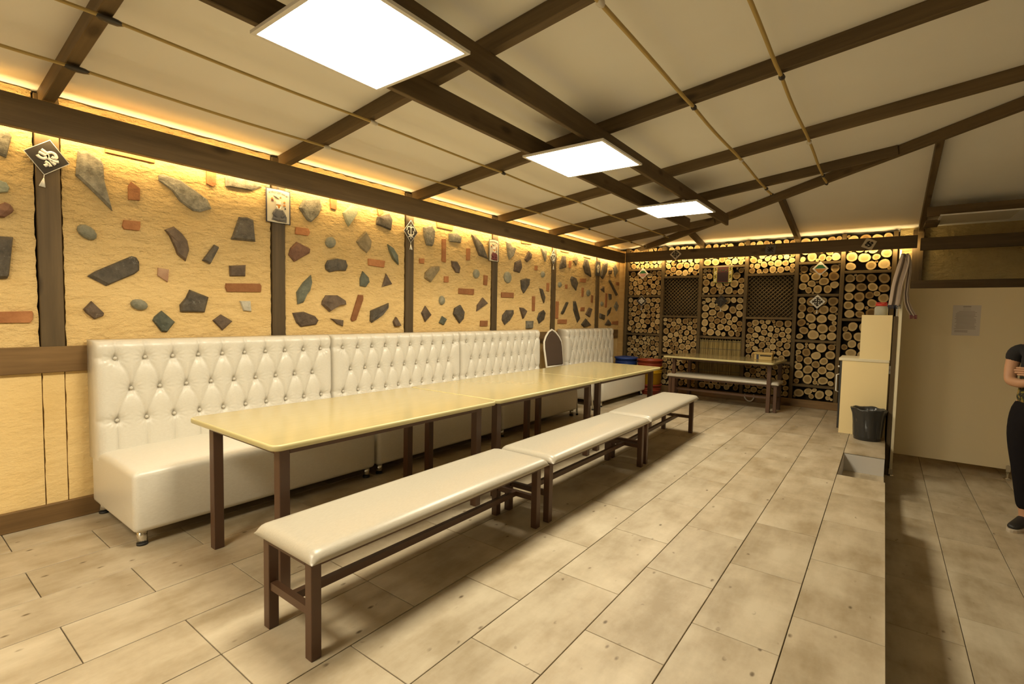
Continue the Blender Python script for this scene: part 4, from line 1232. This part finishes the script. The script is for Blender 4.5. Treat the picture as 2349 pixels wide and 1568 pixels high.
# pipe, outlet, cable ring
pp = mk('white_pipe', add_tube(bmesh.new(), [(0.115, 7.735, -0.30), (0.115, 7.735, 2.05)], 0.011, 10), 'white_plastic'); tag(pp, 'thin white pipe at the right end of the log wall', 'pipe')
t = empty('wall_outlet', (0.0845, 7.70, 0.575)); tag(t, 'grey wall outlet box right of the white cabinet', 'outlet')
mk('plate', box((-0.024, -0.022, -0.05), (0.024, 0.0, 0.05), 0.003, 1), 'outlet_grey', t); mk('socket', add_tube(bmesh.new(), [(0, -0.024, 0), (0, -0.021, 0)], 0.016, 12), 'print_grey', t)
arc = [(-1.483 + 0.062 * math.cos(math.radians(a)), 7.60 + 0.012 * math.sin(math.radians(a * 2)), 0.075 + 0.066 * math.sin(math.radians(a))) for a in range(150, 391, 15)]
cr = mk('cable_loop', add_tube(bmesh.new(), arc, 0.009, 8), 'white_plastic'); tag(cr, 'white hose loop against the kerb board behind the far bench', 'hose')

# ------------------------------------------------------------------ cords under the rafters
RAFT = [0.635, 1.900, 3.160, 4.425, 5.51, 6.78]
CL = ['thin yellow rope under the rafters, nearest the stone-set wall', 'thin yellow rope under the rafters, second from the stone-set wall', 'thin yellow rope under the rafters just right of the lamp row', 'thin yellow rope under the rafters farthest right']
for i, (x, ye, r) in enumerate(((-2.98, 7.28, 0.0075), (-2.50, 6.98, 0.0075), (-1.01, 5.80, 0.0105), (-0.53, 5.84, 0.0105))):
    z = z_left(x) - r * 1.9 - 0.001
    t = empty('rope', (x, Y0, z)); tag(t, CL[i], 'rope', 'yellow ropes strung under the rafters')
    pts = []
    ys = [Y0 + 0.05] + [-1.89, -0.63] + [y for y in RAFT if y < ye - 0.1] + [ye]
    for a, b_ in zip(ys, ys[1:]):
        for k in range(8):
            s = k / 8; pts.append((0.004 * math.sin(a * 3 + s * 5), a + (b_ - a) * s - Y0, -0.006 * math.sin(math.pi * s)))
    pts.append((0, ye - Y0, 0))
    mk('strand', add_tube(bmesh.new(), pts, r, 8), 'cord_yellow', t)
    for j, y in enumerate(ys[1:]):
        white = j in (3, 5)
        big = 1.7 if (i < 2 and j == 2) else 1.0
        mk('tape_tie', blob((0, y - Y0 + 0.012, -0.002), (r * 1.7 * big, 0.030 * big, r * 1.7), i * 7 + j), 'tape_white' if white else 'tape_black', t, None, True)

# ------------------------------------------------------------------ wall hangings
def hang(name, wall, a, z, depth, tilt=0.0):
    """empty whose local x/y lie in the wall as seen from the room, z points into the room"""
    t = empty(name)
    if wall == 'left': m = Matrix(((0, 0, 1, depth), (1, 0, 0, a), (0, 1, 0, z), (0, 0, 0, 1)))
    else: m = Matrix(((1, 0, 0, a), (0, 0, -1, depth), (0, 1, 0, z), (0, 0, 0, 1)))
    t.matrix_world = m @ Matrix.Rotation(tilt, 4, 'Z'); return t
def smooth_path(p, n=5):
    p = [Vector((q[0], q[1], 0)) for q in p]; out = []
    for i in range(len(p) - 1):
        p0, p1, p2, p3 = p[max(i - 1, 0)], p[i], p[i + 1], p[min(i + 2, len(p) - 1)]
        for k in range(n):
            s = k / n
            out.append(0.5 * ((2 * p1) + (p2 - p0) * s + (2 * p0 - 5 * p1 + 4 * p2 - p3) * s * s + (3 * p1 - p0 - 3 * p2 + p3) * s ** 3))
    out.append(p[-1]); return out
def motif_mesh(lines, a, b_, r, z):
    bm = bmesh.new()
    for ln in lines:
        pts = [(q.x * a, q.y * b_, z) for q in smooth_path(ln)]
        add_tube(bm, pts, r, 6, flat=(2, 0.5))
    return bm
FOUR = []
for q in range(4):
    c_, s_ = math.cos(q * math.pi / 2), math.sin(q * math.pi / 2)
    for ln in ([(0, 0), (0, 0.32), (0, 0.66)], [(0, 0.16), (0.15, 0.36), (0.30, 0.34), (0.31, 0.20), (0.22, 0.20)], [(0, 0.46), (0.09, 0.56), (0.16, 0.50)], [(0, 0.46), (-0.09, 0.56), (-0.16, 0.50)]):
        FOUR.append([(x * c_ - y * s_, x * s_ + y * c_) for x, y in ln])
FLEUR = [[(0, 0.62), (0, 0.0), (0, -0.70)]]
for s_ in (-1, 1):
    FLEUR += [[(0, 0.28), (s_ * 0.22, 0.42), (s_ * 0.48, 0.34), (s_ * 0.60, 0.05)], [(0, -0.28), (s_ * 0.26, -0.30), (s_ * 0.42, -0.12), (s_ * 0.32, 0.06)], [(0, -0.42), (s_ * 0.18, -0.42), (s_ * 0.32, -0.54)]]
def nn(pts): return [((x - 785) / 575.0, (650 - y) / 575.0) for x, y in pts]
HORN = [nn(p) for p in ([(610, 450), (680, 480), (740, 510), (800, 500), (870, 460), (960, 480), (1010, 560), (970, 620), (890, 590)], [(560, 560), (640, 575), (740, 600), (790, 540)], [(535, 660), (600, 715), (700, 725), (780, 660), (790, 580)], [(770, 570), (810, 660), (880, 705), (970, 720), (1085, 690)], [(890, 720), (960, 780), (1020, 810)], [(750, 800), (840, 835), (910, 915)], [(840, 840), (800, 900), (750, 950)])]
RAMS = [[(-0.1, 0), (0.35, 0.12), (0.5, 0.4), (0.25, 0.5), (0.15, 0.3)], [(0.1, 0), (-0.35, -0.12), (-0.5, -0.4), (-0.25, -0.5), (-0.15, -0.3)], [(-0.45, 0.35), (-0.15, 0.15), (0.1, 0), (0.45, -0.3)], [(-0.5, 0.05), (-0.3, 0.35), (-0.1, 0.55)], [(0.5, -0.05), (0.35, -0.4), (0.0, -0.6)]]
XMOT = [[(-0.5, -0.5), (0, 0), (0.5, 0.5)], [(-0.5, 0.5), (0, 0), (0.5, -0.5)], [(0, 0.1), (0.12, 0.4), (0.0, 0.55)], [(0, -0.1), (-0.12, -0.4), (0.0, -0.55)], [(0.15, 0), (0.45, 0.1), (0.55, -0.05)], [(-0.15, 0), (-0.45, -0.1), (-0.55, 0.05)]]
def tassel(t, x, y, mat, ln=0.045):
    bm = bmesh.new(); add_tube(bm, [(x, y, 0.004), (x, y - 0.02, 0.005)], 0.0018, 5); rr = random.Random(int(abs(x * 7919 + y * 977) * 100))
    for k in range(9):
        add_tube(bm, [(x, y - 0.018, 0.005), (x + rr.uniform(-0.012, 0.012), y - 0.02 - ln, 0.006 + rr.uniform(-0.002, 0.008))], [0.002, 0.0035], 5)
    mk('tassel', bm, mat, t)
def diamond(wall, a, z, depth, hx, hy, base, edge, motif, mcol, mr, label, tilt=0.0, square=False, tass=None, extra=None):
    t = hang('felt_ornament', wall, a, z, depth, tilt); tag(t, label, 'wall ornament', 'felt ornaments hung on the walls')
    pts = [(0, hy), (-hx, 0), (0, -hy), (hx, 0)] if not square else [(-hx, -hy), (hx, -hy), (hx, hy), (-hx, hy)]
    mk('felt_panel', add_prism(bmesh.new(), pts, 'z', 0.0, 0.007, bev=0.002), base, t)
    mk('edging', add_tube(bmesh.new(), [(p[0], p[1], 0.004) for p in pts], 0.0032, 6, True), edge, t)
    if motif: mk('motif', motif_mesh(motif, hx, hy, mr, 0.007), mcol, t)
    if extra: extra(t)
    if tass: tassel(t, 0, -hy, tass)
    return t
LP = -3.534
diamond('left', 0.637, 1.938, LP, 0.088, 0.092, 'felt_black', 'felt_white', HORN, 'felt_white', 0.0075, 'black felt diamond with thick white curls on the leftmost post', math.radians(-8), tass='felt_white')
diamond('left', 3.117, 1.912, LP, 0.082, 0.101, 'felt_black', 'felt_white', FLEUR, 'felt_white', 0.0042, 'black felt diamond with white plant scrolls on the third post', tass='felt_white')
diamond('left', 5.578, 1.928, LP, 0.078, 0.094, 'felt_black', 'felt_white', FLEUR, 'felt_white', 0.0050, 'black felt diamond with white scrolls on the fifth post', tass='felt_white')
def poster(a, z, hx, hy, fig, edge, label, text):
    t = hang('souvenir_banner', 'left', a, z, LP); tag(t, label, 'banner', 'felt souvenir banners on the posts')
    mk('backing', box((-hx, -hy, 0), (hx, hy, 0.006)), 'felt_tan', t)
    bm = bmesh.new()
    add_tube(bm, [(-hx, -hy, 0.004), (hx, -hy, 0.004), (hx, hy, 0.004), (-hx, hy, 0.004)], 0.0058, 6, True); mk('border', bm, edge, t)
    mk('hanging_loop', add_tube(bmesh.new(), [(-0.006, hy, 0.003), (-0.005, hy + 0.018, 0.003), (0.005, hy + 0.018, 0.003), (0.006, hy, 0.003)], 0.0022, 6), edge, t)
    z0 = 0.006
    # seated figure: body, folded legs, face, tall white hat
    mk('figure_body', add_prism(bmesh.new(), [(-0.040, -0.085), (-0.052, -0.10), (0.0, -0.108), (0.058, -0.108), (0.060, -0.07), (0.048, -0.055), (0.030, -0.022), (0.0, -0.030), (-0.024, -0.020), (-0.042, -0.05)], 'z', z0, z0 + 0.008, bev=0.003), fig, t)
    for sx in (-1, 1):
        mk('figure_arm', add_tube(bmesh.new(), [(sx * 0.030, -0.035, z0 + 0.008), (sx * 0.043, -0.058, z0 + 0.009), (sx * 0.018, -0.076, z0 + 0.009)], 0.008, 6), fig, t)
        mk('figure_leg', add_tube(bmesh.new(), [(sx * 0.045, -0.088, z0 + 0.006), (0.0, -0.098, z0 + 0.008)], 0.010, 6), fig, t)
    mk('figure_face', add_prism(bmesh.new(), [(-0.013, 0.012), (-0.012, -0.010), (0.0, -0.018), (0.012, -0.010), (0.013, 0.012)], 'z', z0, z0 + 0.008, bev=0.002), 'felt_orange', t)
    mk('figure_beard', add_tube(bmesh.new(), [(-0.014, 0.0, z0 + 0.004), (-0.008, -0.020, z0 + 0.006), (0.008, -0.020, z0 + 0.006), (0.014, 0.0, z0 + 0.004)], 0.005, 6), 'felt_white', t)
    mk('figure_hat', add_prism(bmesh.new(), [(-0.017, 0.012), (0.017, 0.012), (0.015, 0.036), (-0.019, 0.038)], 'z', z0, z0 + 0.008, bev=0.002), 'felt_white', t)
    for (x, y, c, s) in ((-0.046, 0.048, 'felt_orange', 0.008), (-0.044, 0.036, 'felt_maroon', 0.009), (0.044, 0.034, 'felt_orange', 0.008), (0.044, 0.012, 'felt_orange', 0.009), (0.016, 0.066, 'felt_orange', 0.006), (0.050, -0.010, 'felt_black', 0.006), (0.062, 0.085, 'felt_pink', 0.008)):
        mk('motif', add_prism(bmesh.new(), [(x - s, y - s * 0.5), (x, y - s * 0.8), (x + s, y - s * 0.5), (x + s * 0.7, y + s * 0.5), (x, y + s), (x - s * 0.7, y + s * 0.5)], 'z', z0, z0 + 0.004, bev=0.001), c, t)
    mk('bird', add_tube(bmesh.new(), [(-0.036, 0.070, z0 + 0.002), (-0.018, 0.062, z0 + 0.003), (0.004, 0.052, z0 + 0.002)], [0.001, 0.0035, 0.001], 6), 'felt_grey', t)
    cu = bpy.data.curves.new('lettering', 'FONT'); cu.body = text; cu.size = 0.021; cu.align_x = 'CENTER'; cu.extrude = 0.0006
    to = bpy.data.objects.new('tmp_text', cu); COL.objects.link(to)
    bpy.context.view_layer.update()
    me = bpy.data.meshes.new_from_object(to.evaluated_get(bpy.context.evaluated_depsgraph_get()))
    bpy.data.objects.remove(to)
    xs_ = [v.co.x for v in me.vertices]; k_ = 0.118 / max(1e-6, max(xs_) - min(xs_))
    for v in me.vertices: v.co.x *= k_; v.co.y -= 2.2 * v.co.x ** 2
    me.materials.clear(); me.materials.append(MATS['felt_grey'])
    lt = obj('lettering', me, t); lt.location = (-0.010, 0.088, z0 + 0.001)
    lt['label'] = 'dark stitched lettering ' + text
poster(1.869, 1.912, 0.086, 0.118, 'felt_grey', 'felt_navy', 'felt banner with a grey seated figure on the second post', 'KYRGYZSTAN')
poster(4.332, 1.876, 0.082, 0.118, 'felt_maroon', 'thread_grey', 'felt banner with a red seated figure on the fourth post', 'KYRGYZSTAN')
diamond('left', 6.85, 1.888, LP, 0.072, 0.108, 'felt_black', 'felt_grey', [[(x * 1.0, y * 0.9) for x, y in ln] for ln in FLEUR] + RAMS, 'felt_tan', 0.0040, 'black rectangular felt hanging on the post nearest the corner', square=True)
YB = 7.559
diamond('far', -2.593, 2.130, YB, 0.084, 0.080, 'felt_tan', 'felt_white', FOUR, 'felt_black', 0.0060, 'cream felt diamond with black scrolls on the left of the far beam', tass='thread_grey')
diamond('far', -1.293, 2.123, YB, 0.064, 0.060, 'felt_grey', 'thread_grey', XMOT, 'felt_black', 0.0060, 'dim grey felt square in the middle of the far beam', math.radians(-5), True)
diamond('far', -0.202, 2.121, YB, 0.058, 0.058, 'felt_tan', 'felt_tan', RAMS, 'felt_black', 0.0075, 'tilted cream felt square with black horns on the right of the far beam', math.radians(-26), True, 'felt_black')
YD = 7.690
def patch(cols):
    def f(t):
        for (y0, y1, w0, w1, c) in cols:
            mk('patch', add_prism(bmesh.new(), [(-w0, y0), (w0, y0), (w1, y1), (-w1, y1)], 'z', 0.007, 0.010, bev=0.001), c, t)
    return f
diamond('far', -3.155, 1.866, YD, 0.089, 0.087, 'felt_white', 'felt_white', None, None, 0, 'white felt diamond with green and pink patches, far left', extra=patch([(0.002, 0.048, 0.062, 0.022, 'felt_green'), (-0.050, -0.004, 0.020, 0.062, 'felt_pink')]))
diamond('far', -3.164, 1.427, YD, 0.088, 0.084, 'felt_black', 'felt_white', [[(x * 0.86, y * 0.86) for x, y in ln] for ln in FOUR], 'felt_white', 0.0062, 'black and cream felt diamond with long tassel, below the green one', tass='felt_white')
diamond('far', -1.940, 1.425, YD, 0.090, 0.090, 'felt_black', 'felt_grey', [[(0, -0.6), (0, 0.3)], [(-0.35, 0.05), (0, 0.3), (0.35, 0.05)], [(-0.25, 0.25), (0, 0.45), (0.25, 0.25)]], 'thread_grey', 0.0035, 'plain black felt diamond with a white tassel below the small rug', tass='felt_white')
diamond('far', -0.713, 1.850, YD, 0.089, 0.092, 'felt_white', 'felt_white', None, None, 0, 'white felt diamond with green and orange patches, far right', extra=patch([(0.004, 0.050, 0.064, 0.022, 'felt_green'), (-0.056, -0.004, 0.018, 0.064, 'felt_orange')]))
diamond('far', -0.726, 1.416, YD, 0.091, 0.091, 'felt_white', 'felt_white', FOUR, 'felt_black', 0.0068, 'white felt diamond with black fourfold scrolls and a tassel', tass='felt_white')
def rug():
    t = hang('woven_rug', 'far', -1.930, 1.812, YD); tag(t, 'small woven rug with maroon field and yellow borders on the log wall', 'rug')
    mk('field', box((-0.078, -0.115, 0.001), (0.078, 0.105, 0.008)), 'felt_maroon', t)
    mk('lower_field', box((-0.078, -0.10, 0.008), (0.078, 0.035, 0.010)), 'felt_dark_maroon', t)
    for s in (-1, 1):
        bd = mk('border', box((s * 0.104 - 0.026, -0.115, 0.001), (s * 0.104 + 0.026, 0.105, 0.0085)), 'felt_yellow', t)
        for k in range(4):
            y = -0.085 + 0.055 * k
            mk('border_motif', motif_mesh([[(-0.014, y - 0.02), (0.012, y - 0.006), (-0.012, y + 0.008), (0.014, y + 0.02)]], 1, 1, 0.004, 0.0085), 'felt_black' if k % 2 else 'felt_white', bd, Matrix.Translation((s * 0.104, 0, 0)))
    mk('motif', motif_mesh([[(0.05 * s, 0.09), (0.062 * s, 0.065), (0.04 * s, 0.045), (0.028 * s, 0.06)] for s in (-1, 1)] + [[(-0.02, 0.085), (0.0, 0.05), (0.02, 0.085)]], 1, 1, 0.004, 0.0085), 'felt_green', t)
    mk('hanging_rod', add_tube(bmesh.new(), [(-0.145, 0.112, 0.006), (0.145, 0.120, 0.006)], 0.006, 8), 'felt_tan', t)
    mk('hem_rod', add_tube(bmesh.new(), [(-0.125, -0.118, 0.006), (0.125, -0.118, 0.006)], 0.004, 8), 'felt_green', t)
rug()

# ------------------------------------------------------------------ person at the right edge
def skin_mesh(name, verts, edges, mats, sub=2, root=0):
    """verts: (x,y,z,rx,ry)"""
    me = bpy.data.meshes.new('tmp'); me.from_pydata([v[:3] for v in verts], edges, []); me.update()
    o = bpy.data.objects.new('tmp_skin', me); COL.objects.link(o)
    md = o.modifiers.new('skin', 'SKIN'); md.use_smooth_shade = True
    for i, v in enumerate(verts):
        sv = me.skin_vertices[0].data[i]; sv.radius = (v[3], v[4] if len(v) > 4 else v[3]); sv.use_root = (i == root)
    ms = o.modifiers.new('sub', 'SUBSURF'); ms.levels = sub; ms.render_levels = sub
    bpy.context.view_layer.update()
    out = bpy.data.meshes.new_from_object(o.evaluated_get(bpy.context.evaluated_depsgraph_get()))
    out.name = name
    bpy.data.objects.remove(o)
    out.materials.clear(); out.materials.append(MATS[mats])
    for p in out.polygons: p.use_smooth = True
    return out
def person():
    t = empty('person', (0.955, 5.13, ZL), math.radians(-24)); tag(t, 'person in black t-shirt and black trousers with folded arms at the right edge', 'person')
    V = [(0, 0, 0.92, 0.14, 0.11), (0, 0, 1.08, 0.125, 0.095), (0, 0, 1.24, 0.145, 0.10), (0, 0.01, 1.385, 0.07, 0.065), (0, 0.0, 1.45, 0.05), (0, -0.012, 1.515, 0.072, 0.080), (0, -0.005, 1.585, 0.075, 0.088), (0, 0.0, 1.640, 0.045, 0.05)]
    E_ = [(i, i + 1) for i in range(7)]
    def chain(start, pts):
        p = start
        for q in pts:
            V.append(q); E_.append((p, len(V) - 1)); p = len(V) - 1
        return p
    for s in (-1, 1):
        chain(0, [(s * 0.10, 0, 0.84, 0.098, 0.10), (s * 0.098, -0.012, 0.66, 0.085), (s * 0.085, -0.015, 0.47, 0.060), (s * 0.078, 0.012, 0.34, 0.056), (s * 0.068, 0.022, 0.09, 0.036), (s * 0.070, 0.0, 0.05, 0.034), (s * 0.082, -0.11, 0.035, 0.028)])
        w = chain(2, [(s * 0.11, 0.005, 1.335, 0.06), (s * 0.172, 0.0, 1.315, 0.052), (s * 0.190, -0.02, 1.20, 0.043), (s * 0.184, -0.055, 1.085, 0.040), (s * 0.10, -0.135, 1.10 + 0.02 * s, 0.034), (s * 0.02, -0.165, 1.13 + 0.025 * s, 0.027), (-s * 0.03, -0.170 - 0.02 * s, 1.145 + 0.025 * s, 0.030, 0.018)])
        hx, hy, hz = V[w][:3]
        for k, (dz, ln) in enumerate(((0.026, 0.060), (0.010, 0.070), (-0.006, 0.066), (-0.021, 0.052))):
            chain(w, [(hx - s * 0.034, hy, hz + dz, 0.0095), (hx - s * (0.034 + ln * 0.5), hy + 0.004, hz + dz, 0.009), (hx - s * (0.034 + ln), hy + 0.016, hz + dz - 0.002, 0.008)])
        chain(w, [(hx + s * 0.002, hy - 0.006, hz + 0.034, 0.010), (hx - s * 0.022, hy - 0.008, hz + 0.056, 0.009)])
    # nose and ears grow from the head
    chain(5, [(0, -0.098, 1.528, 0.012)])
    for s in (-1, 1): chain(6, [(s * 0.082, 0.004, 1.545, 0.014)])
    body = obj('body', skin_mesh('body', V, E_, 'skin'), t)
    for s in (-1, 1):
        bm = bmesh.new(); bmesh.ops.create_uvsphere(bm, u_segments=12, v_segments=8, radius=0.0115, matrix=Matrix.Translation((s * 0.031, -0.084, 1.552)))
        e = mk('eye', bm, 'eye_white', body, None, True)
        bm = bmesh.new(); bmesh.ops.create_uvsphere(bm, u_segments=10, v_segments=6, radius=0.0058, matrix=Matrix.Translation((s * 0.031, -0.0925, 1.552)))
        mk('iris', bm, 'hair', e, None, True)
    mk('mouth', add_tube(bmesh.new(), [(-0.022, -0.078, 1.488), (0, -0.088, 1.486), (0.022, -0.078, 1.488)], 0.005, 6), 'felt_pink', body)
    # hair cap
    bm = bmesh.new(); bmesh.ops.create_uvsphere(bm, u_segments=28, v_segments=18, radius=1.0)
    for v in bm.verts:
        n_ = 1 + 0.03 * noise.noise(v.co * 5)
        x, y, z = v.co
        v.co = Vector((x * 0.096 * n_, 0.018 + y * (0.104 if y > 0 else 0.098) * n_, 1.578 + z * (0.088 if z > 0 else 0.15) * n_))
    bmesh.ops.delete(bm, geom=[f for f in bm.faces if f.calc_center_median().y < -0.028 and f.calc_center_median().z < 1.598], context='FACES')
    mk('hair', bm, 'hair', t, None, True)
    # shirt with short sleeves
    SV = [(0, 0, 0.90, 0.178, 0.138), (0, 0, 1.09, 0.152, 0.122), (0, 0, 1.24, 0.165, 0.122), (0, 0.008, 1.365, 0.095, 0.085), (0, 0, 1.00, 0.168, 0.132)]; SE = [(0, 4), (4, 1), (1, 2), (2, 3)]
    for s in (-1, 1):
        b_ = len(SV); SV += [(s * 0.115, 0.004, 1.332, 0.072), (s * 0.178, 0.0, 1.312, 0.066), (s * 0.192, -0.015, 1.205, 0.058)]; SE += [(2, b_), (b_, b_ + 1), (b_ + 1, b_ + 2)]
    obj('t_shirt', skin_mesh('t_shirt', SV, SE, 'shirt_black_floral'), t)
    TV = [(0, 0, 1.02, 0.150, 0.118), (0, 0.005, 0.90, 0.165, 0.128)]; TE = [(0, 1)]
    for s in (-1, 1):
        b_ = len(TV); TV += [(s * 0.105, 0.0, 0.81, 0.112, 0.116), (s * 0.100, -0.012, 0.64, 0.098), (s * 0.087, -0.015, 0.47, 0.074), (s * 0.079, 0.010, 0.33, 0.070), (s * 0.070, 0.020, 0.125, 0.050)]
        TE += [(1, b_)] + [(b_ + k, b_ + k + 1) for k in range(4)]
    obj('trousers', skin_mesh('trousers', TV, TE, 'trouser_black', 2, 1), t)
    for s in (-1, 1):
        U = [(s * 0.070, 0.045, 0.055, 0.040, 0.042), (s * 0.070, 0.010, 0.060, 0.042, 0.045), (s * 0.076, -0.06, 0.045, 0.043, 0.034), (s * 0.086, -0.135, 0.034, 0.038, 0.022), (s * 0.090, -0.165, 0.030, 0.022, 0.016)]
        sh = obj('shoe', skin_mesh('shoe', U, [(k, k + 1) for k in range(4)], 'shoe_black'), t)
        pts = []
        for k in range(20):
            a = 6.2832 * k / 20; yy = -0.055 + 0.137 * math.sin(a); pts.append((s * (0.076 + 0.06 * max(0, -yy) * 0.8) + 0.044 * math.cos(a) * (1 - 0.15 * math.sin(a)), yy))
        mk('sole', add_prism(bmesh.new(), pts, 'z', 0.0, 0.022, bev=0.003), 'shoe_sole', sh)
person()
